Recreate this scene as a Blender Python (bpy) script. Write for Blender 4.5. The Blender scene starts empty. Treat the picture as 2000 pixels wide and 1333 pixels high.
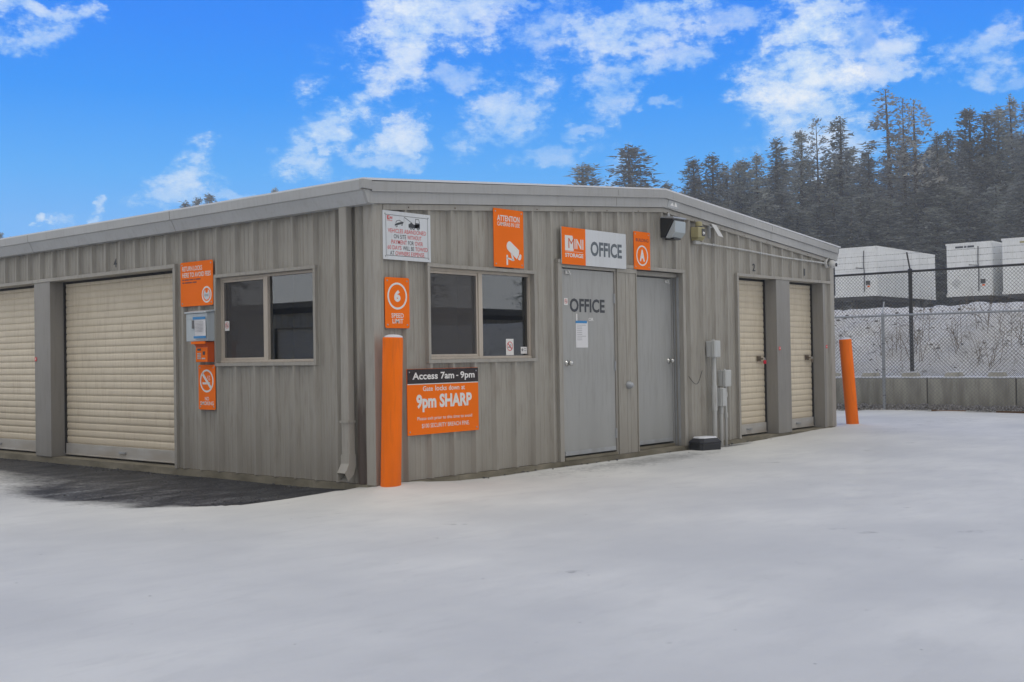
import bpy, math, random
import numpy as np
from mathutils import Vector, Matrix, noise as mnoise
R = math.radians
scene = bpy.context.scene
COL = scene.collection
rng = random.Random(11)

# ------------------------------------------------------------------ helpers
class MB:
    """collects faces, then links them as ONE mesh object"""
    def __init__(s): s.v=[]; s.f=[]; s.sm=[]; s.mi=[]
    def add(s, vs, fs, smooth=False, mi=0):
        b=len(s.v); s.v+= [tuple(v) for v in vs]
        for f in fs: s.f.append(tuple(i+b for i in f)); s.sm.append(smooth); s.mi.append(mi)
    def box(s,x0,x1,y0,y1,z0,z1,mi=0):
        s.add([(x0,y0,z0),(x1,y0,z0),(x1,y1,z0),(x0,y1,z0),(x0,y0,z1),(x1,y0,z1),(x1,y1,z1),(x0,y1,z1)],
              [(0,3,2,1),(4,5,6,7),(0,1,5,4),(1,2,6,5),(2,3,7,6),(3,0,4,7)],mi=mi)
    def prism_y(s,poly,y0,y1,mi=0):      # polygon in XZ, counter-clockwise seen from -Y
        n=len(poly)
        s.add([(x,y0,z) for x,z in poly]+[(x,y1,z) for x,z in poly],
              [tuple(range(n)),tuple(range(2*n-1,n-1,-1))]+[(i,i+n,(i+1)%n+n,(i+1)%n) for i in range(n)],mi=mi)
    def prism_x(s,poly,x0,x1,mi=0,cap=True):      # polygon in YZ
        n=len(poly)
        fs=[(i,(i+1)%n,(i+1)%n+n,i+n) for i in range(n)]
        if cap: fs+=[tuple(range(n-1,-1,-1)),tuple(range(n,2*n))]
        s.add([(x0,y,z) for y,z in poly]+[(x1,y,z) for y,z in poly],fs,mi=mi)
    def prism_z(s,poly,z0,z1,mi=0):
        n=len(poly)
        s.add([(x,y,z0) for x,y in poly]+[(x,y,z1) for x,y in poly],
              [tuple(range(n-1,-1,-1)),tuple(range(n,2*n))]+[(i,(i+1)%n,(i+1)%n+n,i+n) for i in range(n)],mi=mi)
    def tube(s,pts,rad,n=10,caps=True,mi=0,smooth=True):
        pts=[Vector(p) for p in pts]; rr=rad if isinstance(rad,(list,tuple)) else [rad]*len(pts)
        vs=[];fs=[]; prev=None
        for i,p in enumerate(pts):
            d=(pts[min(i+1,len(pts)-1)]-pts[max(i-1,0)])
            if d.length<1e-9: d=Vector((0,0,1))
            d.normalize()
            if prev is None:
                a=d.orthogonal().normalized()
            else:
                a=(prev-d*prev.dot(d)); a=a.normalized() if a.length>1e-6 else d.orthogonal().normalized()
            prev=a; b=d.cross(a)
            for k in range(n):
                t=2*math.pi*k/n; vs.append(p+(a*math.cos(t)+b*math.sin(t))*rr[i])
        for i in range(len(pts)-1):
            for k in range(n):
                fs.append((i*n+k,i*n+(k+1)%n,(i+1)*n+(k+1)%n,(i+1)*n+k))
        s.add(vs,fs,smooth,mi)
        if caps:
            s.add(vs[:n],[tuple(range(n-1,-1,-1))],mi=mi); s.add(vs[-n:],[tuple(range(n))],mi=mi)
    def lathe(s,prof,n=24,c=(0,0,0),mi=0,axis='z',closed=True):
        vs=[]
        for r,h in prof:
            for k in range(n):
                t=2*math.pi*k/n
                if axis=='z': vs.append((c[0]+r*math.cos(t),c[1]+r*math.sin(t),c[2]+h))
                else: vs.append((c[0]+r*math.cos(t),c[1]-h,c[2]+r*math.sin(t)))
        fs=[]
        for i in range(len(prof)-1):
            for k in range(n): fs.append((i*n+k,i*n+(k+1)%n,(i+1)*n+(k+1)%n,(i+1)*n+k))
        s.add(vs,fs,True,mi)
    def ring(s,cx,cz,ro,ri,y,n=40,sx=1.0):
        vs=[];fs=[]
        for k in range(n):
            t=2*math.pi*k/n
            vs.append((cx+ro*sx*math.cos(t),y,cz+ro*math.sin(t))); vs.append((cx+ri*sx*math.cos(t),y,cz+ri*math.sin(t)))
        for k in range(n):
            a=2*k;b=2*((k+1)%n); fs.append((a,b,b+1,a+1))
        s.add(vs,fs)
    def disc(s,cx,cz,r,y,n=32,sx=1.0):
        s.add([(cx+r*sx*math.cos(2*math.pi*k/n),y,cz+r*math.sin(2*math.pi*k/n)) for k in range(n)],[tuple(range(n))])
    def poly(s,pts,y): s.add([(x,y,z) for x,z in pts],[tuple(range(len(pts)))])
    def mesh(s,name,mats):
        me=bpy.data.meshes.new(name); me.from_pydata(s.v,[],s.f)
        me.polygons.foreach_set('use_smooth',s.sm)
        mats=mats if isinstance(mats,(list,tuple)) else [mats]
        for m in mats: me.materials.append(m)
        if len(mats)>1: me.polygons.foreach_set('material_index',s.mi)
        me.update(); return me
    def build(s,name,mats,parent=None,loc=(0,0,0),rz=0,bev=0):
        o=bpy.data.objects.new(name,s.mesh(name,mats)); COL.objects.link(o)
        o.location=loc; o.rotation_euler=(0,0,rz)
        if parent: o.parent=parent
        if bev:
            b=o.modifiers.new('bevel','BEVEL'); b.width=bev; b.segments=2; b.limit_method='ANGLE'; b.angle_limit=R(40)
        return o

def tag(o,label=None,cat=None,group=None,kind=None):
    if label: o['label']=label
    if cat: o['category']=cat
    if group: o['group']=group
    if kind: o['kind']=kind
    return o
def empty(name,loc,label,cat,group=None,rz=0):
    o=bpy.data.objects.new(name,None); COL.objects.link(o); o.location=loc; o.rotation_euler=(0,0,rz); o.empty_display_size=.1
    return tag(o,label,cat,group)

# ------------------------------------------------------------------ materials
def mat(name,col,rough=.6,metal=0,spec=.5):
    m=bpy.data.materials.new(name); m.use_nodes=True; b=m.node_tree.nodes['Principled BSDF']
    b.inputs['Base Color'].default_value=(*col,1); b.inputs['Roughness'].default_value=rough
    b.inputs['Metallic'].default_value=metal; b.inputs['Specular IOR Level'].default_value=spec
    return m
def nd(m,t,**k):
    n=m.node_tree.nodes.new(t)
    for a,v in k.items(): setattr(n,a,v)
    return n
def lk(m,a,b): m.node_tree.links.new(a,b)
def math_n(m,op,a,b=None,clamp=False):
    n=nd(m,'ShaderNodeMath',operation=op,use_clamp=clamp)
    for i,x in enumerate((a,b)):
        if x is None: continue
        if isinstance(x,(int,float)): n.inputs[i].default_value=x
        else: lk(m,x,n.inputs[i])
    return n.outputs[0]
def noise_n(m,scale,detail=5,vec=None,rough=.55,space='Object'):
    tc=nd(m,'ShaderNodeTexCoord'); mp=nd(m,'ShaderNodeMapping')
    mp.inputs['Scale'].default_value=scale if isinstance(scale,tuple) else (scale,)*3
    lk(m,vec if vec else tc.outputs[space],mp.inputs['Vector'])
    n=nd(m,'ShaderNodeTexNoise'); n.inputs['Scale'].default_value=1; n.inputs['Detail'].default_value=detail
    n.inputs['Roughness'].default_value=rough
    lk(m,mp.outputs[0],n.inputs['Vector']); return n.outputs['Fac']
def ramp(m,fac,a,b,lo=0.0,hi=1.0):
    n=nd(m,'ShaderNodeMapRange'); n.inputs['From Min'].default_value=a; n.inputs['From Max'].default_value=b
    n.inputs['To Min'].default_value=lo; n.inputs['To Max'].default_value=hi; lk(m,fac,n.inputs['Value']); return n.outputs[0]
def mix(m,fac,a,b,blend='MIX'):
    n=nd(m,'ShaderNodeMix',data_type='RGBA',blend_type=blend)
    if isinstance(fac,(int,float)): n.inputs['Factor'].default_value=fac
    else: lk(m,fac,n.inputs['Factor'])
    for i,x in ((6,a),(7,b)):
        if isinstance(x,tuple): n.inputs[i].default_value=(*x,1)
        else: lk(m,x,n.inputs[i])
    return n.outputs[2]
def bump(m,h,strength=.3,dist=.01):
    b=m.node_tree.nodes['Principled BSDF']; n=nd(m,'ShaderNodeBump'); n.inputs['Strength'].default_value=strength
    n.inputs['Distance'].default_value=dist; lk(m,h,n.inputs['Height']); lk(m,n.outputs[0],b.inputs['Normal'])
def setc(m,c): lk(m,c,m.node_tree.nodes['Principled BSDF'].inputs['Base Color'])

def weathered(name,col,rough=.5,var=.22,streak=(7,7,.5),dirt=(.10,.085,.065),dirtamt=.5,metal=0,bumpd=.0015,low=True):
    m=mat(name,col,rough,metal,.5 if col[2]>.05 else .12)
    n1=noise_n(m,streak,6); n2=noise_n(m,1.3,3); n3=noise_n(m,(30,30,3),3)
    c=mix(m,ramp(m,n1,.3,.75),tuple(x*(1+var) for x in col),tuple(x*(1-var) for x in col))
    c=mix(m,ramp(m,n2,.35,.7,0,.35),c,tuple(x*.8 for x in col))
    if dirtamt:
        d=math_n(m,'MULTIPLY',ramp(m,n3,.48,.8),dirtamt)
        if low:
            g=nd(m,'ShaderNodeNewGeometry'); sp=nd(m,'ShaderNodeSeparateXYZ'); lk(m,g.outputs['Position'],sp.inputs[0])
            z=ramp(m,sp.outputs['Z'],.55,0.0)
            z=math_n(m,'MULTIPLY',z,ramp(m,n1,.35,.65,.15,.9))
            d=math_n(m,'MAXIMUM',d,math_n(m,'MULTIPLY',z,dirtamt))
        c=mix(m,d,c,dirt)
    setc(m,c)
    b=m.node_tree.nodes['Principled BSDF']; lk(m,ramp(m,n2,.3,.7,rough-.08,rough+.15),b.inputs['Roughness'])
    if bumpd: bump(m,noise_n(m,(9,9,1.5),3),.5,bumpd)
    return m

M={}
M['wall']=weathered('painted_steel_siding',(.345,.326,.285),.42,.06,streak=(4,4,.4),dirt=(.13,.10,.07),dirtamt=.45)
M['trim']=weathered('painted_steel_trim',(.36,.342,.305),.42,.05,streak=(3,3,.5),dirt=(.12,.09,.065),dirtamt=.35)
M['fascia']=weathered('painted_steel_fascia',(.38,.385,.385),.40,.05,streak=(.8,.8,5),dirt=(.15,.13,.1),dirtamt=.2,low=False)
M['post']=weathered('painted_steel_post',(.265,.255,.238),.42,.05,dirtamt=.25)
M['door']=weathered('grey_painted_door',(.37,.375,.368),.40,.06,streak=(3,3,.5),dirt=(.16,.15,.12),dirtamt=.3)
M['curtain']=weathered('cream_roll_door',(.70,.615,.475),.42,.05,streak=(1.2,1.2,6),dirt=(.30,.2,.1),dirtamt=.3)
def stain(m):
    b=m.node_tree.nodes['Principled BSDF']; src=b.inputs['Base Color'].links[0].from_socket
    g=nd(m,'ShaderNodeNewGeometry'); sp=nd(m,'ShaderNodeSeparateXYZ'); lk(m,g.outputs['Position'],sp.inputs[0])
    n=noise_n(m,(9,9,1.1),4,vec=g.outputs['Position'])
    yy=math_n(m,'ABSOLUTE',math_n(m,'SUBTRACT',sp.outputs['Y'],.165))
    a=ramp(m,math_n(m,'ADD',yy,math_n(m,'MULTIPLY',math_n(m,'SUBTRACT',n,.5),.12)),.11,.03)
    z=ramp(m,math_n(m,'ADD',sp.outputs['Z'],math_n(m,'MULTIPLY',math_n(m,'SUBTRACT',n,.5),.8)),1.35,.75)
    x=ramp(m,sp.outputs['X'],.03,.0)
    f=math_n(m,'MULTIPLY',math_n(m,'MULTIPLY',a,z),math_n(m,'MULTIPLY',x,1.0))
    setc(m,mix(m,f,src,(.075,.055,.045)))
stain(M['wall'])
M['galv']=weathered('galvanised_steel',(.42,.44,.46),.4,.12,streak=(6,6,6),dirt=(.2,.17,.13),dirtamt=.3,metal=.4)
M['bar']=weathered('pale_bottom_bar',(.52,.52,.51),.45,.10,streak=(1.5,6,6),dirt=(.34,.27,.18),dirtamt=.6,metal=.2)
M['gutter']=weathered('pale_steel_gutter',(.46,.475,.485),.38,.05,streak=(.8,.8,5),dirt=(.2,.18,.15),dirtamt=.2,low=False)
M['cream']=weathered('tan_neighbour_wall',(.50,.44,.34),.5,.1)
M['frame']=weathered('tan_window_frame',(.50,.44,.37),.4,.04,dirtamt=.2,low=False)
M['conc']=weathered('weathered_concrete',(.385,.37,.315),.85,.42,streak=(5,5,.9),dirt=(.14,.13,.08),dirtamt=.6,bumpd=.006)
M['found']=weathered('stained_foundation',(.26,.235,.18),.85,.25,streak=(2,2,6),dirt=(.10,.085,.05),dirtamt=.65,bumpd=.008)
M['amber']=weathered('amber_orange_sign_face',(.98,.185,.001),.55,.04,streak=(2,2,2),dirtamt=.0,bumpd=0)
M['orange']=weathered('orange_sign_face',(.97,.180,.003),.55,.05,streak=(2,2,2),dirtamt=.0,bumpd=0)
M['orange_post']=weathered('orange_plastic_sleeve',(.97,.185,.005),.55,.10,streak=(5,5,1.2),dirt=(.50,.12,.03),dirtamt=.4,bumpd=.002)
M['orange_dk']=mat('orange_box_paint',(.62,.09,.008),.4)
M['white']=mat('white_print',(.78,.77,.75),.45)
M['board']=weathered('white_sign_face',(.66,.69,.72),.4,.04,streak=(2,2,2),dirt=(.4,.38,.34),dirtamt=.2,bumpd=0)
M['black']=mat('black_sign_face',(.022,.014,.016),.25)
M['dark']=mat('dark_gap',(.015,.014,.013),.8)
M['ink']=mat('dark_ink',(.035,.04,.05),.5)
M['slate']=mat('slate_lettering',(.10,.125,.15),.5)
M['red']=mat('red_ink',(.62,.05,.05),.45)
M['dkred']=mat('maroon_ink',(.22,.03,.015),.5)
M['blue']=mat('blue_tape',(.03,.24,.55),.5)
M['paper']=mat('white_paper',(.74,.74,.76),.7)
M['grey']=mat('grey_ink',(.25,.25,.28),.7)
M['box']=weathered('grey_plastic_box',(.54,.555,.55),.45,.06,dirt=(.2,.17,.13),dirtamt=.25,bumpd=0)
M['pvc']=weathered('grey_pvc_pipe',(.52,.53,.52),.5,.08,dirt=(.16,.12,.08),dirtamt=.6,bumpd=0)
M['dropbox']=weathered('pale_blue_metal_box',(.50,.56,.60),.4,.04,dirtamt=.12,low=False,bumpd=0)
M['chrome']=mat('satin_chrome',(.6,.6,.58),.25,1)
M['brass']=mat('worn_latch_steel',(.20,.16,.12),.45,.7)
M['yellow']=weathered('faded_yellow_plastic',(.40,.36,.19),.5,.1,streak=(4,4,4),dirtamt=.2,low=False,bumpd=0)
M['blackplastic']=mat('black_plastic',(.014,.016,.022),.35)
M['housing']=mat('black_lamp_housing',(.02,.022,.024),.4)
M['whiteplastic']=mat('white_plastic',(.6,.6,.58),.4)
M['pinkred']=mat('red_reflector',(.75,.07,.08),.35)
M['wood']=weathered('rotten_plank',(.20,.105,.05),.8,.3,streak=(2,2,20),dirt=(.05,.04,.03),dirtamt=.5,bumpd=.004)
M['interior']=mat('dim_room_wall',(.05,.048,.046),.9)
M['screen']=mat('insect_screen',(.035,.035,.035),.9)
def mk_screen():
    m=bpy.data.materials.new('insect_screen_mesh'); m.use_nodes=True; nt=m.node_tree; nt.nodes.clear()
    o=nt.nodes.new('ShaderNodeOutputMaterial'); a=nt.nodes.new('ShaderNodeBsdfTransparent'); b=nt.nodes.new('ShaderNodeBsdfDiffuse')
    b.inputs[0].default_value=(.11,.105,.105,1); x=nt.nodes.new('ShaderNodeMixShader'); x.inputs[0].default_value=.55
    nt.links.new(a.outputs[0],x.inputs[1]); nt.links.new(b.outputs[0],x.inputs[2]); nt.links.new(x.outputs[0],o.inputs[0]); return m
M['screen']=mk_screen()
def mk_glass():
    m=bpy.data.materials.new('window_glass'); m.use_nodes=True; nt=m.node_tree; nt.nodes.clear()
    o=nt.nodes.new('ShaderNodeOutputMaterial'); a=nt.nodes.new('ShaderNodeBsdfTransparent'); a.inputs[0].default_value=(.75,.78,.78,1)
    b=nt.nodes.new('ShaderNodeBsdfGlossy'); b.inputs['Roughness'].default_value=.012; b.inputs[0].default_value=(.9,.95,1,1)
    fr=nt.nodes.new('ShaderNodeFresnel'); fr.inputs[0].default_value=2.15
    x=nt.nodes.new('ShaderNodeMixShader')
    nt.links.new(fr.outputs[0],x.inputs[0]); nt.links.new(a.outputs[0],x.inputs[1]); nt.links.new(b.outputs[0],x.inputs[2]); nt.links.new(x.outputs[0],o.inputs[0]); return m
M['glass']=mk_glass()
def mk_lens():
    m=mat('prismatic_lamp_glass',(.45,.5,.52),.15); b=m.node_tree.nodes['Principled BSDF']
    w=nd(m,'ShaderNodeTexWave'); w.inputs['Scale'].default_value=30; w.inputs['Distortion'].default_value=0
    tc=nd(m,'ShaderNodeTexCoord'); lk(m,tc.outputs['Object'],w.inputs['Vector']); bump(m,w.outputs['Fac'],.5,.004); return m
M['lens']=mk_lens()

def mk_snowcap():
    m=mat('snow_crust',(.72,.74,.78),.6,0,.3)
    bump(m,noise_n(m,14,5),.6,.01); return m
M['snow']=mk_snowcap()

def mk_ground():
    m=mat('snow_over_asphalt',(.8,.8,.8),.7,0,.25); b=m.node_tree.nodes['Principled BSDF']
    at=nd(m,'ShaderNodeAttribute',attribute_name='bare')
    tc=nd(m,'ShaderNodeTexCoord').outputs['Object']
    fine=noise_n(m,38,5,rough=.7); med=noise_n(m,6,4); patch=noise_n(m,(.55,.55,.55),4); gran=noise_n(m,140,2)
    wind=noise_n(m,(.35,1.6,1),4)
    # bare amount broken up by grit
    grit=noise_n(m,22,6,rough=.8)
    s=math_n(m,'ADD',at.outputs['Fac'],math_n(m,'MULTIPLY',math_n(m,'SUBTRACT',grit,.5),.95))
    s=math_n(m,'ADD',s,math_n(m,'MULTIPLY',math_n(m,'SUBTRACT',med,.5),.45))
    bare=ramp(m,s,.22,.82)
    snowc=mix(m,ramp(m,patch,.38,.62),(.63,.635,.62),(.76,.76,.725))
    ripple=noise_n(m,(2.2,5.5,1),5,rough=.7)
    snowc=mix(m,ramp(m,ripple,.50,.72,0,.38),snowc,(.555,.56,.545))
    vs2=nd(m,'ShaderNodeTexVoronoi'); vs2.inputs['Scale'].default_value=5.5; lk(m,tc,vs2.inputs['Vector'])
    snowc=mix(m,math_n(m,'MULTIPLY',ramp(m,vs2.outputs['Distance'],.055,.03),ramp(m,med,.48,.56)),snowc,(.26,.26,.27))
    snowc=mix(m,ramp(m,wind,.42,.72,0,.55),snowc,(.60,.605,.595))
    snowc=mix(m,ramp(m,gran,.55,.9,0,.25),snowc,(.50,.51,.54))
    vo=nd(m,'ShaderNodeTexVoronoi'); vo.inputs['Scale'].default_value=55; lk(m,tc,vo.inputs['Vector'])
    asph=mix(m,ramp(m,grit,.42,.62),(.010,.011,.014),(.038,.039,.045))
    asph=mix(m,ramp(m,noise_n(m,60,2),.62,.74,0,.35),asph,(.12,.12,.125))
    asph=mix(m,ramp(m,vo.outputs['Distance'],.16,.05,0,.35),asph,(.14,.14,.145))
    dust=ramp(m,noise_n(m,75,3,rough=.75),.53,.72,0,.5)
    asph=mix(m,math_n(m,'MULTIPLY',dust,ramp(m,noise_n(m,2.2,3),.35,.6)),asph,(.5,.52,.56))
    st=math_n(m,'MULTIPLY',ramp(m,noise_n(m,(1.6,4.5,1),5,rough=.65),.44,.68),ramp(m,noise_n(m,34,4,rough=.8),.40,.60))
    wst=nd(m,'ShaderNodeSeparateXYZ'); lk(m,tc,wst.inputs[0])
    asph=mix(m,math_n(m,'MULTIPLY',st,ramp(m,wst.outputs['X'],-.35,-1.5,.12,.75)),asph,(.42,.43,.44))
    setc(m,mix(m,bare,snowc,asph))
    lk(m,ramp(m,bare,0,1,.72,.6),b.inputs['Roughness'])
    h=math_n(m,'ADD',math_n(m,'MULTIPLY',fine,.3),math_n(m,'ADD',math_n(m,'MULTIPLY',med,1.6),math_n(m,'MULTIPLY',gran,.12)))
    bump(m,h,.35,.012)
    return m
M['ground']=mk_ground()
def mk_bank():
    m=mat('rocky_snow_bank',(.7,.7,.7),.85,0,.2)
    a=noise_n(m,(2.4,2.4,2.4),7,rough=.75); f=noise_n(m,(6,9,4),6,rough=.8); big=noise_n(m,.5,3)
    s=math_n(m,'ADD',math_n(m,'MULTIPLY',a,.4),math_n(m,'MULTIPLY',f,.6))
    s=math_n(m,'ADD',s,math_n(m,'MULTIPLY',math_n(m,'SUBTRACT',big,.5),.12))
    c=mix(m,ramp(m,s,.555,.64),(.80,.805,.815),(.17,.16,.145))
    c=mix(m,ramp(m,noise_n(m,18,3),.56,.7,0,.6),c,(.27,.25,.22))
    setc(m,c); bump(m,s,.9,.12); return m
M['bank']=mk_bank()
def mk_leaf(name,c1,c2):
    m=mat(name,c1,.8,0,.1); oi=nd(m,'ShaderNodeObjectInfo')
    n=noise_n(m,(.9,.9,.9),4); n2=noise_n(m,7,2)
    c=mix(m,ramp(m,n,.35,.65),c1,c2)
    c=mix(m,ramp(m,n2,.44,.64,0,.7),c,(.50,.52,.51))  # pale mix: snow dust plus some haze grey put into the colour
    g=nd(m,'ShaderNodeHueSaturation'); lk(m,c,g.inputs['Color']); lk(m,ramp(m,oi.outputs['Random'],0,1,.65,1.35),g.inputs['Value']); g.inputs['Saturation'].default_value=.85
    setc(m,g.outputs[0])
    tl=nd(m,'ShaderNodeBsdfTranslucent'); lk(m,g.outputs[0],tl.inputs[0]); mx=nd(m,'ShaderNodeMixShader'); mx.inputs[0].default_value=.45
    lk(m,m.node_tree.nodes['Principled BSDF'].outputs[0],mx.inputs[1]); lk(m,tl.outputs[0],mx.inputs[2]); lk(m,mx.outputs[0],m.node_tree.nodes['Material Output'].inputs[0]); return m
M['fir']=mk_leaf('snow_dusted_hazed_fir',(.14,.158,.142),(.25,.27,.245))  # needle colours lightened to carry distance haze as well as snow dust
M['pine']=mk_leaf('snow_dusted_hazed_pine',(.18,.178,.16),(.34,.325,.295))
M['bark']=weathered('conifer_bark',(.085,.072,.062),.9,.3,streak=(3,3,.6),dirtamt=0,bumpd=.02)
M['trailer']=weathered('white_trailer_skin',(.74,.755,.75),.4,.07,streak=(1.2,1.2,.5),dirt=(.42,.40,.33),dirtamt=.6,low=False,bumpd=0)
M['under']=mat('trailer_chassis',(.05,.048,.045),.7)
M['rubber']=mat('tyre_rubber',(.02,.02,.02),.8)
M['blackwire']=mat('black_coated_wire',(.02,.021,.024),.45)
M['galvwire']=mat('galvanised_wire',(.22,.225,.24),.4,.5)
M['galvpipe']=weathered('galvanised_pipe',(.36,.38,.40),.4,.08,streak=(4,4,4),dirtamt=.15,metal=.5,low=False,bumpd=0)
M['rock']=weathered('wet_rubble',(.12,.11,.10),.8,.4,streak=(9,9,9),dirt=(.6,.6,.62),dirtamt=.9,low=False,bumpd=.01)
M['weed']=mat('dry_weed_stalk',(.20,.15,.10),.9)

# ------------------------------------------------------------------ lettering
_fc={}
def text_geo(s,bold=.0):
    k=(s,bold)
    if k in _fc: return _fc[k]
    cu=bpy.data.curves.new('lettering_curve','FONT'); cu.body=s; cu.size=1; cu.offset=bold; cu.resolution_u=3
    ob=bpy.data.objects.new('lettering_source',cu)
    me=bpy.data.meshes.new_from_object(ob)
    vs=[tuple(v.co) for v in me.vertices]; fs=[tuple(p.vertices) for p in me.polygons]
    bpy.data.objects.remove(ob); bpy.data.curves.remove(cu); bpy.data.meshes.remove(me)
    _fc[k]=(vs,fs); return vs,fs
def put_text(mb,s,x0,x1,z0,z1,y,bold=.02,shear=0):
    vs,fs=text_geo(s,bold)
    xs=[v[0] for v in vs]; zs=[v[1] for v in vs]; a,b,c,d=min(xs),max(xs),min(zs),max(zs)
    fs=[tuple(f) for f in fs]
    out=[]
    for v in vs:
        u=(v[0]-a)/(b-a or 1); w=(v[1]-c)/(d-c or 1)
        out.append((x0+(x1-x0)*u+shear*w,y,z0+(z1-z0)*w))
    # make the faces look out along -Y
    nf=[]
    for f in fs:
        ax,az=out[f[0]][0],out[f[0]][2]; s2=0
        for i in range(len(f)):
            p=out[f[i]];q=out[f[(i+1)%len(f)]]; s2+=p[0]*q[2]-q[0]*p[2]
        nf.append(f if s2>0 else tuple(reversed(f)))
    mb.add(out,nf)

# wall frames: local X = right, Z = up, -Y = out of the wall
GZ=0.0; SZ=R(-90)
def on_wall(side,x,out,z):
    return (x,-out,z) if side=='g' else (-out,-x,z)
def rot(side): return GZ if side=='g' else SZ

# ================================================================== THE BUILDING
W=9.3; XP=4.65; ZE=2.50; ZP=2.86; LEN=24.0
bld=empty('storage_building',(0,0,0),'long low taupe ribbed metal self storage building with an office at its gable end','building')

PITCH=.3048
def panel_profile(off,x0,x1):
    """break points (x, out) of a ribbed steel sheet"""
    pts=[]; k=math.floor((x0-off)/PITCH)-1
    while off+k*PITCH<x1+.4:
        c=off+k*PITCH
        for dx,o in ((-.044,0),(-.014,.038),(.014,.038),(.044,0),(.105,0),(.113,.004),(.127,.004),(.135,0),(.170,0),(.178,.004),(.192,.004),(.200,0)):
            pts.append((c+dx,o))
        k+=1
    pts=[p for p in pts if x0+.001<p[0]<x1-.001]
    def at(x):
        return 0.0
    return [(x0,0.0)]+pts+[(x1,0.0)]
def ribbed_wall(off,x0,x1,top,openings,flip=1):
    pr=panel_profile(off,x0,x1); extra=[]
    for a,b,c,d in openings: extra+=[a,b]
    xs=sorted(pr)
    def outat(x):
        for (a,oa),(b,ob) in zip(xs,xs[1:]):
            if a<=x<=b: return oa+(ob-oa)*((x-a)/(b-a) if b>a else 0)
        return 0
    allx=sorted(set([round(p[0],5) for p in xs]+[round(e,5) for e in extra]+[XP]))
    allx=[x for x in allx if x0<=x<=x1]
    mb=MB()
    for a,b in zip(allx,allx[1:]):
        mid=(a+b)/2; iv=[(0.0,None)]
        holes=sorted([(c,d) for (p,q,c,d) in openings if p<=mid<=q])
        z=0.0; segs=[]
        for c,d in holes:
            if c>z: segs.append((z,c,False))
            z=d
        segs.append((z,None,True))
        ya,yb=-outat(a),-outat(b)
        for s0,s1,tp in segs:
            za=top(a) if tp else s1; zb=top(b) if tp else s1
            mb.add([(a,ya,s0),(b,yb,s0),(b,yb,zb),(a,ya,za)],[(0,1,2,3)])
    return mb
def gtop(x): return ZE+(ZP-ZE)*(1-abs(x-XP)/XP)
G_OPEN=[(.67,2.20,1.10,1.975),(2.665,5.07,0,2.112),(6.45,8.95,0,2.135)]
SD=[(-5.72,-3.09),(-8.74,-6.11),(-11.76,-9.13),(-14.78,-12.15),(-17.8,-15.17),(-20.82,-18.19)]
S_OPEN=[(-2.31,-.79,1.10,1.975)]+[(SD[-1][0],SD[0][1],0,2.12)]
ribbed_wall(.3745,0.03,W-.03,gtop,G_OPEN).build('wall',M['wall'],bld)
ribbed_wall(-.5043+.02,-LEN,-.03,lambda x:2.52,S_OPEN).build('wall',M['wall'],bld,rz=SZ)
# far and hidden walls
mb=MB(); mb.box(W-.02,W,.03,LEN,0,2.5); mb.prism_y([(0.03,0),(W-.03,0),(W-.03,ZE),(XP,ZP),(0.03,ZE)],LEN-.02,LEN)
mb.build('wall',M['wall'],bld)
# foundation
mb=MB()
def foundation_strip(mb,x0,x1,gaps=()):
    mb.box(x0,x1,-.022,.25,-.35,-.004)
foundation_strip(mb,-.022,W+.022); mb.build('foundation',M['found'],bld)
mb=MB(); mb.box(-LEN,-.252,-.022,.25,-.35,-.004); mb.build('foundation',M['found'],bld,rz=SZ)
mb=MB(); mb.box(.26,W-.01,.26,LEN-.01,-.3,.02); mb.build('floor_slab',M['conc'],bld)
# corner trims
mb=MB(); mb.prism_z([(-.036,-.036),(.085,-.036),(.085,.0),(0,0),(0,.085),(-.036,.085)],-.002,2.5)
mb.build('corner_trim',M['trim'],bld,bev=.003)
mb=MB(); mb.box(W-.07,W+.034,-.036,.08,-.002,2.5); mb.build('corner_trim',M['trim'],bld,bev=.003)
# roof
mb=MB()
def rz(x): return 2.69+(3.075-2.69)*(1-abs(x-XP)/XP)
mb.prism_y([(-.06,rz(-.06)-.06),(XP,rz(XP)-.06),(W+.06,rz(W+.06)-.06),(W+.06,rz(W+.06)-.01),(XP,rz(XP)-.01),(-.06,rz(-.06)-.01)],-.05,LEN+.05)
mb.build('roof',M['fascia'],bld)
mb=MB(); mb.prism_y([(-.19,2.6925),(-.09,2.696),(XP,rz(XP)+.010),(W+.09,2.696),(W+.19,2.6925),(W+.19,2.708),(W+.09,2.716),(XP,rz(XP)+.028),(-.09,2.716),(-.19,2.708)],-.088,LEN)
mb.build('roof_snow',M['snow'],bld)
# rake fascia: two steps on the gable
def rake(mb,z0e,z0p,z1e,z1p,ya,yb,xa=-.09,xb=W+.09):
    f=lambda x,e,p: p+(e-p)*abs(x-XP)/XP
    for a,b in ((xa,XP),(XP,xb)):
        mb.add([(a,ya,f(a,z0e,z0p)),(b,ya,f(b,z0e,z0p)),(b,ya,f(b,z1e,z1p)),(a,ya,f(a,z1e,z1p)),
                (a,yb,f(a,z0e,z0p)),(b,yb,f(b,z0e,z0p)),(b,yb,f(b,z1e,z1p)),(a,yb,f(a,z1e,z1p))],
               [(0,1,2,3),(7,6,5,4),(0,4,5,1),(3,2,6,7),(0,3,7,4),(1,5,6,2)])
mb=MB(); rake(mb,2.50,2.878,2.612,2.995,-.072,-.005); mb.build('fascia',M['fascia'],bld)
mb=MB(); rake(mb,2.605,2.988,2.694,3.083,-.092,-.004)
mb.build('fascia',M['fascia'],bld)
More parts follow.
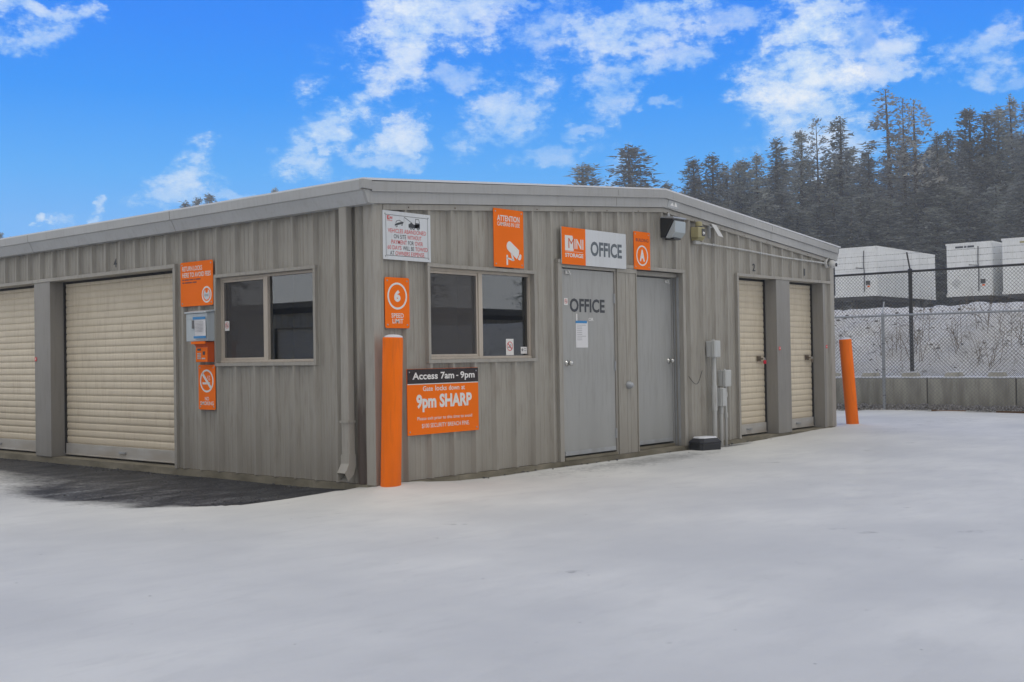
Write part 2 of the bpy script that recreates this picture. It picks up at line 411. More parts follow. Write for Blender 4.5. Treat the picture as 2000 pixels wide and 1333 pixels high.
for xs in (3.65,7.3):
    zz=gtop(xs); mb=MB(); mb.box(xs,xs+.004,-.0745,-.0715,zz+.02,zz+.12); mb.build('fascia_seam',M['post'],bld)
    mb=MB(); mb.box(xs+.01,xs+.014,-.0945,-.091,zz+.14,zz+.205); mb.build('fascia_seam',M['post'],bld)
# trim strip under the rake
mb=MB(); rake(mb,2.445,2.822,2.496,2.874,-.046,-.002,.085,W-.07); mb.build('rake_trim',M['trim'],bld)
for i in range(14):
    x=.4+i*.62; mb=MB(); mb.lathe([(.006,0),(.006,.006),(.001,.007)],8,(x,-.046,gtop(x)-.03),axis='y'); mb.build('screw',M['brass'],bld)
# eave gutters (sloped face)
def gutter(name,side):
    mb=MB()
    prof=[(-.120,2.490),(-.172,2.600),(-.190,2.606),(-.197,2.69),(-.186,2.692),(-.180,2.615),(-.03,2.50),(-.03,2.490)]
    n=len(prof)
    if side=='s':
        mb.prism_x([(y,z) for y,z in prof],-LEN,.055)
        # end cap is the prism's own end
        o=mb.build('gutter',M['gutter'],bld,rz=SZ)
        for xs in (-2.9,-5.95,-9.0,-12.05):
            mb=MB(); mb.prism_x([(-.122,2.489),(-.1745,2.5995),(-.1925,2.605),(-.199,2.692),(-.18,2.692),(-.10,2.489)],xs,xs+.005); mb.build('gutter_seam',M['post'],bld,rz=SZ)
    else:
        mb.prism_x([(y,z) for y,z in prof],-.055,LEN); mb.build('gutter',M['fascia'],bld,loc=(W,0,0),rz=R(90))
gutter('gutter','s'); gutter('gutter','o')
# mitre cap at the near corner, closing gutter to rake
mb=MB(); mb.prism_y([(-.200,2.615),(-.09,2.612),(-.09,2.697),(-.200,2.695)],-.098,-.045); mb.prism_y([(-.124,2.493),(-.088,2.492),(-.088,2.611),(-.176,2.611)],-.080,-.045)
mb.build('corner_cap',M['fascia'],bld,bev=.004)
# downspout at the near corner of the long side
def downspout():
    mb=MB(); X=-.335; wd=.10; dp=.075
    mb.box(X,X+wd,-.036-dp,-.036,.215,2.50)
    ds=mb.build('downspout',M['trim'],bld,rz=SZ,bev=.008)
    mb=MB(); x0,x1=X-.004,X+wd+.004
    # elbow curving outwards and an open mouth
    path=[(-.036,-.118,.30),(-.036,-.122,.20),(-.07,-.17,.13),(-.13,-.245,.085)]
    pts=[((-.034,.265),(-.116,.265)),((-.034,.165),(-.118,.185)),((-.06,.085),(-.143,.135)),((-.125,.03),(-.168,.105))]
    vs=[];fs=[]
    for (a,b) in pts:
        vs+=[(x0,a[0],a[1]),(x1,a[0],a[1]),(x1,b[0],b[1]),(x0,b[0],b[1])]
    for i in range(3):
        for k in range(4): fs.append((i*4+k,i*4+(k+1)%4,(i+1)*4+(k+1)%4,(i+1)*4+k))
    mb.add(vs,fs)
    e=mb.build('elbow',M['trim'],ds); s=e.modifiers.new('wall','SOLIDIFY'); s.thickness=.004
    mb=MB(); mb.box(x0-.002,x1+.002,-.125,-.034,.55,.57); mb.build('strap',M['trim'],ds)
downspout()
# straps and dark drip stain board are part of weathering; J-trim around side corner base

# header trims
mb=MB(); mb.box(2.60,5.12,-.046,.0,2.112,2.152); mb.box(6.40,W-.072,-.046,0,2.135,2.175); mb.build('header_trim',M['trim'],bld,bev=.003)
mb=MB(); mb.box(-LEN,-3.045,-.046,0,2.12,2.162); mb.build('header_trim',M['trim'],bld,rz=SZ,bev=.003)

# roll-up doors
def curtain_mesh(w,z0,z1,pitch=.0828):
    mb=MB(); prof=[]; z=z0
    seg=[(0,.003),(.045,.001),(.10,-.0045),(.40,-.006),(.76,-.0058),(.92,-.003),(.965,.001)]
    while z<z1:
        for t,o in seg:
            zz=z+t*pitch
            if zz<z1: prof.append((o,zz))
        z+=pitch
    prof.append((0,z1))
    n=len(prof); vs=[(0,y,z) for y,z in prof]+[(w,y,z) for y,z in prof]
    mb.add(vs,[(i,n+i,n+i+1,i+1) for i in range(n-1)],True); return mb
_cm={}
def roll_door(side,x0,x1,ztop,latch=False,num=None,numx=0):
    w=x1-x0; key=(round(w,3),ztop)
    if key not in _cm: _cm[key]=curtain_mesh(w+.0,.155,ztop+.02).mesh('roll_door',M['curtain'])
    o=bpy.data.objects.new('roll_up_door',_cm[key]); COL.objects.link(o); o.parent=bld
    dep=.165
    o.location=on_wall(side,x0,-dep,0); o.rotation_euler=(0,0,rot(side))
    mb=MB(); mb.box(.03,w-.03,-.03,.012,.03,.155); mb.box(.02,w-.02,-.034,.014,.018,.034); mb.build('bottom_bar',M['bar'],o,bev=.003)
    mb=MB(); c=w*.5; mb.box(c-.07,c+.07,-.042,-.03,.075,.10); mb.box(c-.05,c+.05,-.055,-.042,.08,.088); mb.build('handle',M['galv'],o)
    for ga,gb in ((0,.018),(w-.018,w)):
        mb=MB(); mb.box(ga,gb,-.028,.02,.02,ztop); mb.build('side_guide',M['dark'],o)
    mb=MB(); mb.box(0,w,-.02,.01,ztop-.028,ztop+.03); mb.build('top_seal',M['dark'],o)
    if latch:
        mb=MB(); c=w-.20; mb.box(c-.045,c+.055,-.030,-.017,1.00,1.075); mb.box(c-.03,c+.09,-.042,-.030,1.025,1.05); mb.tube([(c+.01,-.03,1.037),(c+.01,-.06,1.037)],.014,10)
        mb.build('latch',M['brass'],o,bev=.002)
    return o
def jambs(side,x0,x1,z1):
    mb=MB(); d=.19
    mb.box(x0-.045,x0,-.040,d,-.002,z1-.001); mb.box(x1,x1+.045,-.040,d,-.002,z1-.001)
    mb.box(x0-.045,x1+.045,-.001,d,z1,z1+.05)
    mb.build('door_jamb',M['trim'],bld,rz=rot(side),bev=.002)
for i,(a,b) in enumerate(SD):
    roll_door('s',a,b,2.12)
    if i==0:
        mb=MB(); mb.box(b,b+.045,-.042,.19,-.002,2.119); mb.build('door_jamb',M['trim'],bld,rz=SZ,bev=.002)
    mb=MB(); x1=a; x0=SD[i+1][1] if i+1<len(SD) else a-.39
    mb.box(x0,x1,-.038,.19,-.002,2.119); mb.build('door_post',M['post'],bld,rz=SZ,bev=.004)
    mb=MB(); mb.box(a,b,.0,.19,2.12,2.17); mb.build('door_lintel',M['trim'],bld,rz=SZ)
roll_door('g',6.45,7.49,2.135,True); roll_door('g',7.89,8.95,2.135,True)
mb=MB(); mb.box(6.405,6.45,-.042,.19,-.002,2.134); mb.build('door_jamb',M['trim'],bld,bev=.002)
mb=MB(); mb.box(7.49,7.89,-.038,.19,-.002,2.134); mb.build('door_post',M['post'],bld,bev=.004)
mb=MB(); mb.box(8.95,9.02,-.038,.19,-.002,2.134); mb.build('door_post',M['post'],bld,bev=.003)
mb=MB(); mb.box(6.45,8.95,.0,.19,2.136,2.18); mb.build('door_lintel',M['trim'],bld)
# stencilled unit numbers
for side,s,x0,x1,z0,z1 in (('g','2',6.885,6.965,2.222,2.325),('g','1',8.405,8.445,2.226,2.329),('s','4',-4.318,-4.250,2.205,2.305),('s','3',-7.37,-7.30,2.205,2.305)):
    mb=MB(); put_text(mb,s,x0,x1,z0,z1,-.0065,.02); mb.build('unit_number',M['ink'],bld,rz=rot(side))

# windows -----------------------------------------------------------------
def window(side,x0):
    """outer trim 1.595 x 0.935 m"""
    w,z0,z1=1.595,1.07,2.005; t=.034
    mb=MB()
    def fr(y0,y1,a,b,c,d,tt):
        mb.box(a,b,y0,y1,d-tt,d); mb.box(a,b,y0,y1,c,c+tt); mb.box(a,a+tt,y0,y1,c+tt,d-tt); mb.box(b-tt,b,y0,y1,c+tt,d-tt)
    fr(-.046,.055,0,w,z0,z1,t)
    win=mb.build('window',M['trim'],bld,loc=on_wall(side,x0,0,0),rz=rot(side),bev=.003)
    mb=MB(); fr(.012,.07,t+.001,w-t-.001,z0+t+.001,z1-t-.001,.026)
    xm=w/2-.012
    mb.box(xm-.028,xm+.028,.008,.072,z0+t+.02,z1-t-.02)
    mb.box(t+.02,w-t-.02,-.010,.012,z0+t+.001,z0+t+.022)
    mb.build('frame',M['frame'],win,bev=.002)
    # sliding sash on the left with its screen
    mb=MB(); fr(.018,.045,t+.028,xm-.03,z0+t+.028,z1-t-.028,.022); mb.build('sash',M['frame'],win,bev=.002)
    mb=MB(); mb.add([(t+.045,.024,z0+t+.045),(xm-.045,.024,z0+t+.045),(xm-.045,.024,z1-t-.045),(t+.045,.024,z1-t-.045)],[(0,1,2,3)]); mb.build('insect_screen',M['screen'],win)
    for a,b,y in ((t+.04,xm-.04,.052),(xm+.022,w-t-.022,.040)):
        mb=MB(); mb.add([(a,y,z0+t+.02),(b,y,z0+t+.02),(b,y,z1-t-.02),(a,y,z1-t-.02)],[(0,1,2,3)]); mb.build('glass_pane',M['glass'],win)
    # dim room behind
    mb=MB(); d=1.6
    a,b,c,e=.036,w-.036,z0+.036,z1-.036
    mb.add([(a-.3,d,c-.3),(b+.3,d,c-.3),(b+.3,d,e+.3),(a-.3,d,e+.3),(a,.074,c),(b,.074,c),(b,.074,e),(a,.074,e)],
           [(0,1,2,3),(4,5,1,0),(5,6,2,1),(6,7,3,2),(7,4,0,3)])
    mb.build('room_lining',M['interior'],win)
    return win
wg=window('g',.6385); ws=window('s',-2.348)
# vague furniture in the office
mb=MB(); mb.box(.3,1.2,.75,1.0,1.1,1.32); mb.box(.95,1.35,.9,.95,1.45,1.75); mb.build('desk',mat('dim_furniture',(.10,.09,.08),.7),wg)

# office doors --------------------------------------------------------------
mb=MB()
mb.box(2.600,2.665,-.042,.10,-.002,2.111); mb.box(5.07,5.125,-.042,.19,-.002,2.111)
mb.box(2.665,5.07,.05,.19,2.06,2.111)
mb.build('entry_casing',M['trim'],bld,bev=.003)
mb=MB(); mb.box(3.685,4.08,-.028,.19,-.002,2.111); mb.box(3.685,3.70,-.040,-.028,-.002,2.111); mb.box(4.065,4.08,-.040,-.028,-.002,2.111); mb.box(3.70,4.065,-.040,-.028,2.06,2.111)
pn=mb.build('infill_panel',M['wall'],bld,bev=.003)
mb=MB(); mb.box(3.86,3.875,-.031,-.027,.0,2.06); mb.box(3.93,3.94,-.030,-.027,.0,2.06); mb.build('infill_rib',M['wall'],pn)
def office_door(x0,x1,y,z0,z1,knob,hinge,name):
    mb=MB(); mb.box(0,x1-x0,-.022,.022,z0,z1)
    d=mb.build('office_door',M['door'],bld,loc=(x0,y,0),bev=.002); w=x1-x0
    mb=MB(); f=.028
    mb.box(-f-.004,-.004,-.034,.05,-.001,z1+.012); mb.box(w+.004,w+f+.004,-.034,.05,-.001,z1+.012); mb.box(-f-.004,w+f+.004,-.034,.05,z1+.0125,z1+.046)
    mb.build('door_frame',M['trim'] if name==1 else M['door'],d,bev=.002)
    mb=MB(); mb.box(.01,w-.01,-.030,-.0225,z0+.0,z0+.045); mb.build('kick_strip',M['galv'],d)
    mb=MB(); mb.box(-.0,w,-.045,.06,0.0,.03); mb.build('threshold',M['found'],d)
    kx=.072 if knob=='l' else w-.072
    mb=MB(); mb.lathe([(.034,0),(.034,.006),(.016,.012),(.013,.035),(.026,.042),(.030,.055),(.026,.068),(.012,.074),(.001,.075)],20,(kx,-.022,1.04),axis='y')
    mb.build('door_knob',M['chrome'],d)
    hx=w+.002 if hinge=='r' else -.004
    for hz in (.24,1.0,1.76):
        mb=MB(); mb.tube([(hx,-.030,hz-.055),(hx,-.030,hz+.055)],.009,8); mb.box(hx-.02,hx+.004,-.0255,-.0225,hz-.055,hz+.055); mb.build('hinge',M['galv'],d)
    mb=MB(); cx=.10 if knob=='l' else w-.10
    mb.box(cx-.05,cx+.03,-.04,-.0225,z1-.055,z1-.02); mb.tube([(cx-.02,-.05,z1-.02),(cx+.025,-.045,z1-.06)],.009,8); mb.build('door_catch',M['whiteplastic'],d,bev=.002)
    return d
d1=office_door(2.700,3.652,.012,.05,2.055,'l','r',1)
d2=office_door(4.13,5.035,.135,.055,2.045,'r','l',2)
mb=MB(); put_text(mb,'OFFICE',.135,.775,1.592,1.742,-.0235,.03); mb.build('lettering',M['ink'],d1)
mb=MB(); mb.box(.245,.265,-.0245,-.0225,1.495,1.575); mb.build('tape_strip',M['white'],d1)
mb=MB(); put_text(mb,'OR',.47,.56,1.50,1.535,-.0235,.03); mb.build('lettering',M['white'],d1)
# right-hand reveal strips
mb=MB(); mb.box(5.052,5.069,.02,.045,-.001,2.06); mb.box(5.058,5.069,.075,.09,-.001,2.06); mb.build('weather_strip',M['galv'],bld)
# dead bolt box on infill
mb=MB(); mb.lathe([(.045,0),(.045,.02),(.032,.034),(.03,.055),(.001,.056)],18,(3.885,-.028,.775),axis='y'); mb.box(3.90,3.94,-.075,-.045,.755,.775); mb.build('lock_cylinder',M['galv'],pn)
# metal emblem plate on the ridge
mb=MB(); mb.prism_y([(4.70,2.885),(4.94,2.875),(4.985,2.985),(4.745,3.0)],-.0765,-.0725)
pl_=mb.build('ridge_plate',M['galv'],bld)
mb=MB(); mb.poly([(4.76,2.91),(4.81,2.95),(4.845,2.905)],-.0775); mb.poly([(4.85,2.905),(4.885,2.965),(4.92,2.90)],-.0775); mb.build('plate_print',M['white'],pl_)
# reflectors on the posts
for side,x,z in (('g',7.555,1.178),('g',9.035,1.196),('s',-6.075,1.185)):
    mb=MB(); mb.box(-.022,.022,-.006,0,-.022,.022); mb.poly([(0,-.034),(.014,-.022),(-.014,-.022)],-.003)
    o=mb.build('red_sticker',M['pinkred'],None,loc=on_wall(side,x,.039,z),rz=rot(side))
    tag(o,{7.555:'small red sticker on the grey post between the two narrow roll doors',9.035:'small red sticker on the last narrow post at the far building corner',-6.075:'small red sticker on the grey post left of the wide door 4'}[x],'sticker','red stickers on the door posts')
    mb=MB(); mb.box(-.014,.014,-.0072,-.006,-.004,.006); mb.build('sticker_print',M['white'],o)
# padlocks
def padlock(x,col,label):
    p=empty('padlock',(x,.165-.045,.965),label,'padlock','padlocks on the narrow roll doors')
    mb=MB(); mb.box(-.028,.028,-.022,.0,0,.05); mb.build('body',col,p,bev=.006)
    mb=MB(); mb.tube([(-.016,-.011,.045),(-.016,-.011,.07),(-.008,-.011,.083),(.008,-.011,.083),(.016,-.011,.07),(.016,-.011,.045)],.0045,8); mb.build('shackle',M['chrome'],p)
padlock(7.40,mat('red_lock_body',(.65,.01,.04),.35),'red padlock hanging on the latch of narrow door 2')
padlock(8.86,M['brass'],'dull grey padlock hanging on the latch of narrow door 1')

# ================================================================== SIGNS
def rounded(w,h,r,n=6):
    pts=[]
    for cx,cz,a in ((w-r,r,-90),(w-r,h-r,0),(r,h-r,90),(r,r,180)):
        for k in range(n+1):
            t=R(a+90*k/n); pts.append((cx+r*math.cos(t),cz+r*math.sin(t)))
    return pts
def sign(name,label,side,x0,x1,z0,z1,m,r=.012,th=.006,out=.0385,cat='sign',screws=True,group=None,sm='galv'):
    s=empty(name,on_wall(side,x0,out,z0),label,cat,group,rot(side)); w,h=x1-x0,z1-z0
    mb=MB(); mb.prism_y(rounded(w,h,r),-th,0); mb.build('panel',m,s)
    if screws:
        for a,b in ((.03,.03),(w-.03,.03),(.03,h-.03),(w-.03,h-.03)):
            mb=MB(); mb.lathe([(.008,0),(.007,.003),(.001,.004)],10,(a,-th,b),axis='y'); mb.build('screw',M[sm],s)
    def T(lines,m2,nm='lettering',bold=.02):
        for t,a,b,c,d in lines:
            mb=MB(); put_text(mb,t,a*w,b*w,c*h,d*h,-th-.0008,bold); mb.build(nm,m2,s)
    return s,w,h,-th-.0008,T
# return locks
s,w,h,y,T=sign('return_sign','orange square sign reading RETURN LOCKS HERE TO AVOID FEES above the drop box','s',-2.935,-2.36,1.70,2.163,M['orange'],.02)
T([('RETURN LOCKS',.06,.68,.80,.905),('HERE TO AVOID FEES',.06,.94,.655,.76)],M['white'],bold=.012)
mb=MB()
for zz,ws_ in ((.585,(.05,.13,.12,.03,.15)),(.52,(.06,.22,.12))):
    xx=.06
    for q in ws_: mb.poly([(xx*w,zz*h),((xx+q)*w,zz*h),((xx+q)*w,(zz+.03)*h),(xx*w,(zz+.03)*h)],y); xx+=q+.022
mb.build('small_print',M['dkred'],s)
mb=MB(); cx,cz=.81*w,.24*h
mb.ring(cx,cz,.085,.068,y); mb.build('emblem_ring',M['white'],s)
mb=MB()
pts=[(cx+.055*math.cos(R(a)),cz+.055*math.sin(R(a))) for a in range(125,416,10)]
pts+=[(cx+.024*math.cos(R(a)),cz+.04+.026*math.sin(R(a))) for a in (30,0,-30,-60,-90,-120,-150,180,150)]
mb.poly(pts,y); mb.build('emblem_lock',M['board'],s)
mb=MB(); put_text(mb,'LOCK',cx-.034,cx+.034,cz-.02,cz+.006,y-.0008,.02); mb.build('lettering',M['grey'],s)
# no smoking (orange)
s,w,h,y,T=sign('no_smoking_sign','tall orange NO SMOKING sign with white crossed cigarette below the keypad box','s',-2.633,-2.34,.627,1.088,M['orange'],.018)
T([('NO',.38,.62,.205,.285),('SMOKING',.10,.90,.10,.185)],M['white'],bold=.012)
def no_smoke(s,cx,cz,r,y,mr,mc,sx=1.0):
    mb=MB(); mb.ring(cx,cz,r,r*.84,y,sx=sx); c45=.7071
    a=r*.9; t=r*.09
    mb.poly([(cx-a*c45*sx-t,cz+a*c45-t),(cx+a*c45*sx-t,cz-a*c45-t),(cx+a*c45*sx+t,cz-a*c45+t),(cx-a*c45*sx+t,cz+a*c45+t)],y)
    mb.build('prohibition_ring',mr,s)
    mb=MB(); mb.poly([(cx-.62*r*sx,cz-.30*r),(cx+.05*r*sx,cz-.30*r),(cx-.08*r*sx,cz-.12*r),(cx-.62*r*sx,cz-.12*r)],y)
    mb.poly([(cx+.38*r*sx,cz-.30*r),(cx+.48*r*sx,cz-.30*r),(cx+.48*r*sx,cz-.12*r),(cx+.28*r*sx,cz-.12*r)],y)
    for dx in (0,.22):
        pts=[(cx+(.10+dx)*r*sx,cz+.02*r),(cx+(.22+dx)*r*sx,cz+.12*r),(cx+(.08+dx)*r*sx,cz+.28*r),(cx+(.20+dx)*r*sx,cz+.46*r)]
        for (x0,z0),(x1,z1) in zip(pts,pts[1:]):
            mb.poly([(x0,z0),(x0+.07*r,z0),(x1+.07*r,z1),(x1,z1)],y)
    mb.build('cigarette_symbol',mc,s)
no_smoke(s,.5*w,.64*h,.118,y,M['white'],M['white'])
# abandoned vehicles
s,w,h,y,T=sign('towing_sign','white metal sign with tow truck and red VEHICLES ABANDONED lettering by the building corner','g',.079,.684,2.012,2.452,M['board'],.004,.005)
mb=MB(); mb.ring(0,0,0,0,y,4); mb=MB(); b0,b1=.035,.004
for a,b,c,d in ((b0,w-b0,b0,b0+b1),(b0,w-b0,h-b0-b1,h-b0),(b0,b0+b1,b0,h-b0),(w-b0-b1,w-b0,b0,h-b0)): mb.poly([(a,c),(b,c),(b,d),(a,d)],y)
mb.build('border_line',M['ink'],s)
T([('VEHICLES ABANDONED',.10,.90,.555,.64),('WITHOUT',.50,.80,.44,.525),('PAYMENT',.17,.49,.325,.41),('OVER',.66,.83,.325,.41),('60 DAYS',.09,.375,.21,.295),('TOWED',.665,.93,.21,.295),('OWNERS EXPENSE.',.25,.87,.095,.18)],M['red'],bold=.006)
T([('ON SITE',.22,.475,.44,.525),('FOR',.515,.635,.325,.41),('WILL BE',.405,.64,.21,.295),('AT',.14,.225,.095,.18)],M['ink'],bold=.006)
mb=MB(); put_text(mb,'INI',.145*w,.195*w,.83*h,.885*h,y,.03); put_text(mb,'STORAGE',.085*w,.195*w,.79*h,.81*h,y,.02); mb.poly([(.085*w,.82*h),(.14*w,.82*h),(.14*w,.90*h),(.085*w,.90*h)],y); mb.build('emblem',M['red'],s)
mb=MB(); put_text(mb,'M',.105*w,.14*w,.835*h,.88*h,y-.001,.02); mb.build('lettering',M['white'],s)
mb=MB()
P=lambda pts: mb.poly([(a*w,b*h) for a,b in pts],y)
P([(.53,.70),(.74,.70),(.76,.765),(.53,.765)]); P([(.53,.69),(.77,.69),(.77,.70),(.53,.70)])   # truck bed
P([(.66,.69),(.77,.69),(.77,.79),(.745,.80),(.67,.80)]); P([(.67,.80),(.675,.885),(.685,.885),(.68,.80)]); P([(.675,.875),(.675,.885),(.75,.885),(.75,.875)]); P([(.75,.885),(.77,.80),(.76,.80),(.742,.885)])
P([(.55,.765),(.64,.765),(.60,.79),(.57,.79)]); P([(.60,.785),(.615,.79),(.445,.90),(.435,.893)]); P([(.437,.89),(.441,.89),(.437,.80),(.433,.80)])   # crane arm and hook
P([(.24,.705),(.25,.735),(.30,.765),(.40,.80),(.43,.79),(.42,.765),(.32,.725)]); P([(.26,.755),(.275,.80),(.285,.80),(.27,.755)]); P([(.275,.795),(.275,.805),(.34,.83),(.345,.82)]); P([(.34,.828),(.39,.80),(.375,.795),(.335,.818)])
for cx,cz,r in ((.58,.69,.026),(.635,.69,.026),(.735,.69,.026),(.28,.70,.02),(.39,.745,.02)):
    mb.ring(cx*w,cz*h,r*w,r*w*.55,y-.0006,20)
mb.build('tow_truck_picture',M['ink'],s)
# speed limit
s,w,h,y,T=sign('speed_sign','orange sign with a ringed 6 and SPEED LIMIT above the near bollard','g',.092,.396,1.394,1.852,M['orange'],.02)
mb=MB(); mb.ring(.5*w,.635*h,.122,.104,y); mb.build('number_ring',M['white'],s)
T([('6',.37,.63,.52,.755)],M['white'],bold=.06)
T([('SPEED',.25,.75,.205,.295),('LIMIT',.29,.73,.095,.185)],M['white'],bold=.015)
# cameras in use
s,w,h,y,T=sign('camera_sign','tall orange ATTENTION CAMERAS IN USE sign above the gable window','g',1.562,2.022,2.018,2.602,M['orange'],.008,out=.050)
T([('ATTENTION',.12,.87,.79,.89)],M['white'],bold=.02); T([('CAMERAS IN USE',.12,.87,.705,.775)],M['white'],bold=.012)
mb=MB()
P=lambda pts: mb.poly([(a*w,b*h) for a,b in pts],y)
P([(.42,.375),(.44,.42),(.50,.455),(.56,.445),(.84,.31),(.83,.235),(.76,.155),(.50,.28),(.43,.32)])
P([(.80,.15),(.86,.135),(.90,.165),(.92,.225),(.87,.25),(.81,.175)])
P([(.55,.255),(.60,.245),(.68,.13),(.62,.115),(.60,.15)]); P([(.44,.15),(.62,.115),(.63,.13),(.64,.145),(.44,.175)]); P([(.41,.04),(.46,.04),(.46,.215),(.41,.215)])
mb.build('camera_picture',M['white'],s)
# access hours
s,w,h,y,T=sign('access_sign','large black and orange sign reading Access 7am - 9pm below the gable window','g',.350,1.312,.415,1.022,M['amber'],.004,.006)
mb=MB(); mb.prism_y([(.002,.775*h),(w-.002,.775*h),(w-.002,h-.002),(.002,h-.002)],y-.0012,y+.0004); mb.build('black_band',M['black'],s)
mb=MB(); mb.poly([(.002,.762*h),(w-.002,.762*h),(w-.002,.775*h),(.002,.775*h)],y-.0002); mb.build('band_line',M['white'],s)
for t_,a_,b_,c_,d_ in (('Access',.07,.415,.838,.945),('7am',.455,.645,.838,.945),('-',.675,.705,.875,.890),('9pm',.735,.945,.808,.945)):
    mb=MB(); put_text(mb,t_,a_*w,b_*w,c_*h,d_*h,y-.002,.025); mb.build('lettering',M['white'],s)
T([('Gate',.21,.345,.66,.735),('locks',.38,.54,.66,.738),('down',.57,.72,.66,.738),('at',.75,.80,.66,.725)],M['white'],bold=.012); T([('9pm SHARP',.12,.90,.34,.61)],M['white'],bold=.04)
T([('Please exit prior to this time to avoid',.13,.90,.205,.27),('$100 SECURITY BREACH FINE.',.19,.86,.09,.165)],M['white'],bold=.004)
# office board
s,w,h,y,T=sign('office_board','wide orange and white board reading OFFICE with the storage logo above the office door','g',2.650,3.842,2.100,2.498,M['board'],.004,.012,out=.047,screws=False)
mb=MB(); mb.prism_y([(0,0),(.352*w,0),(.352*w,h),(0,h)],y-.0012,y+.0004); mb.build('orange_panel',M['orange'],s)
yy=y-.002
mb=MB(); a,b=.045*w,.17*w; mb.poly([(a,.37*h),(b,.37*h),(b,.68*h),(.155*w,.78*h),(a,.78*h)],yy); put_text(mb,'INI',.185*w,.318*w,.43*h,.70*h,yy,.015)
put_text(mb,'STORAGE',.045*w,.315*w,.195*h,.305*h,yy,.03); mb.poly([(.045*w,.345*h),(.31*w,.345*h),(.31*w,.353*h),(.045*w,.353*h)],yy); mb.build('logo',M['white'],s)
mb=MB(); put_text(mb,'M',.095*w,.18*w,.44*h,.71*h,yy-.001,.0); put_text(mb,'MALL',.19*w,.315*w,.375*h,.415*h,yy-.001,.0); mb.build('logo_letter',M['orange_dk'],s)
T([('OFFICE',.43,.93,.28,.69)],M['slate'],bold=.035)
# building A
s,w,h,y,T=sign('building_sign','narrow orange BUILDING sign with a ringed letter A beside the office board','g',4.012,4.345,2.110,2.550,M['orange'],.006,out=.047)
T([('BUILDING',.12,.90,.735,.82)],M['dkred'],bold=.02)
mb=MB(); mb.ring(.5*w,.37*h,.120,.103,y); mb.build('letter_ring',M['white'],s)
T([('A',.34,.66,.22,.53)],M['white'],bold=.05)
# paper on the door
s=empty('door_notice',(2.935,.012-.0235,1.205),'white paper notice with blue tape taped to the office door','notice')
mb=MB(); mb.box(0,.215,-.0015,0,.002,.285); mb.build('sheet',M['paper'],s)
mb=MB(); mb.box(-.003,.20,-.003,-.0016,.268,.295); mb.build('tape',M['blue'],s)
mb=MB()
for i in range(9): mb.poly([(.02,.245-i*.02),(.02+(.16 if i in(0,6) else .09),.245-i*.02),(.02+(.16 if i in(0,6) else .09),.249-i*.02),(.02,.249-i*.02)],-.0022)
mb.build('printing',M['grey'],s)
# small no smoking stickers
def ns_sticker(side,x,z,w,h,out,label):
    s=empty('no_smoking_sticker',on_wall(side,x,out,z),label,'sticker','small white no smoking stickers',rot(side))
    mb=MB(); mb.box(0,w,-.001,0,0,h); mb.build('sheet',M['white'],s)
    no_smoke(s,w/2,h*.55,w*.40,-.002,M['red'],M['ink'])
ns_sticker('g',1.83,1.137,.118,.165,-.038,'white and red no smoking sticker inside the right pane of the gable window')
ns_sticker('g',2.735,1.665,.062,.075,.0125,'small faded no smoking sticker on the office door beside the word OFFICE')
ns_sticker('s',-2.245,1.43,.075,.098,-.015,'small no smoking sticker on the screened pane of the long-side window')
s=empty('alarm_sticker',(2.06,.037,1.15),'small white alarm company card in the lower right corner of the gable window','sticker')
mb=MB(); mb.box(0,.10,-.001,0,0,.07); mb.build('sheet',M['white'],s)
mb=MB(); mb.disc(.025,.04,.015,-.002); mb.poly([(.05,.05),(.09,.05),(.09,.054),(.05,.054)],-.002); mb.poly([(.05,.03),(.09,.03),(.09,.034),(.05,.034)],-.002); mb.build('printing',M['grey'],s)

# drop box for locks
s=empty('drop_box',on_wall('s',-2.705,.036,1.33),'pale blue-white metal drop box with a taped notice on the long wall','box',None,SZ)
mb=MB(); W2,H2,D2=.365,.285,.10
mb.prism_x([(0,0),(-D2,0),(-D2,.285),(-.0,.302)],0,W2); mb.build('body',M['dropbox'],s,bev=.004)
mb=MB(); mb.prism_x([(0,.305),(-D2-.014,.287),(-D2-.014,.303),(0,.321)],-.012,W2+.012); mb.build('lid',M['dropbox'],s,bev=.003)
mb=MB(); mb.box(.0,W2,-D2-.004,-D2,.232,.240); mb.build('flap_edge',M['dropbox'],s)
mb=MB(); mb.add([(.15,-D2-.006,.235),(.352,-D2-.008,.24),(.375,-D2-.022,.05),(.17,-D2-.006,.035)],[(3,2,1,0)]); o=mb.build('notice',M['paper'],s)
sd=o.modifiers.new('t','SOLIDIFY'); sd.thickness=.001
mb=MB(); mb.box(.135,.352,-D2-.0125,-D2-.0095,.222,.248); mb.box(.17,.38,-D2-.027,-D2-.024,.028,.052); mb.build('tape',M['blue'],s)
mb=MB(); mb.box(.118,.152,-D2-.012,-D2-.010,.13,.215); mb.build('photo_print',mat('grey_photo',(.12,.12,.13),.5),s)
mb=MB()
for i in range(8): mb.box(.19,.33,-D2-.026,-D2-.0235,.195-i*.014,.198-i*.014)
mb.build('printing',M['grey'],s)
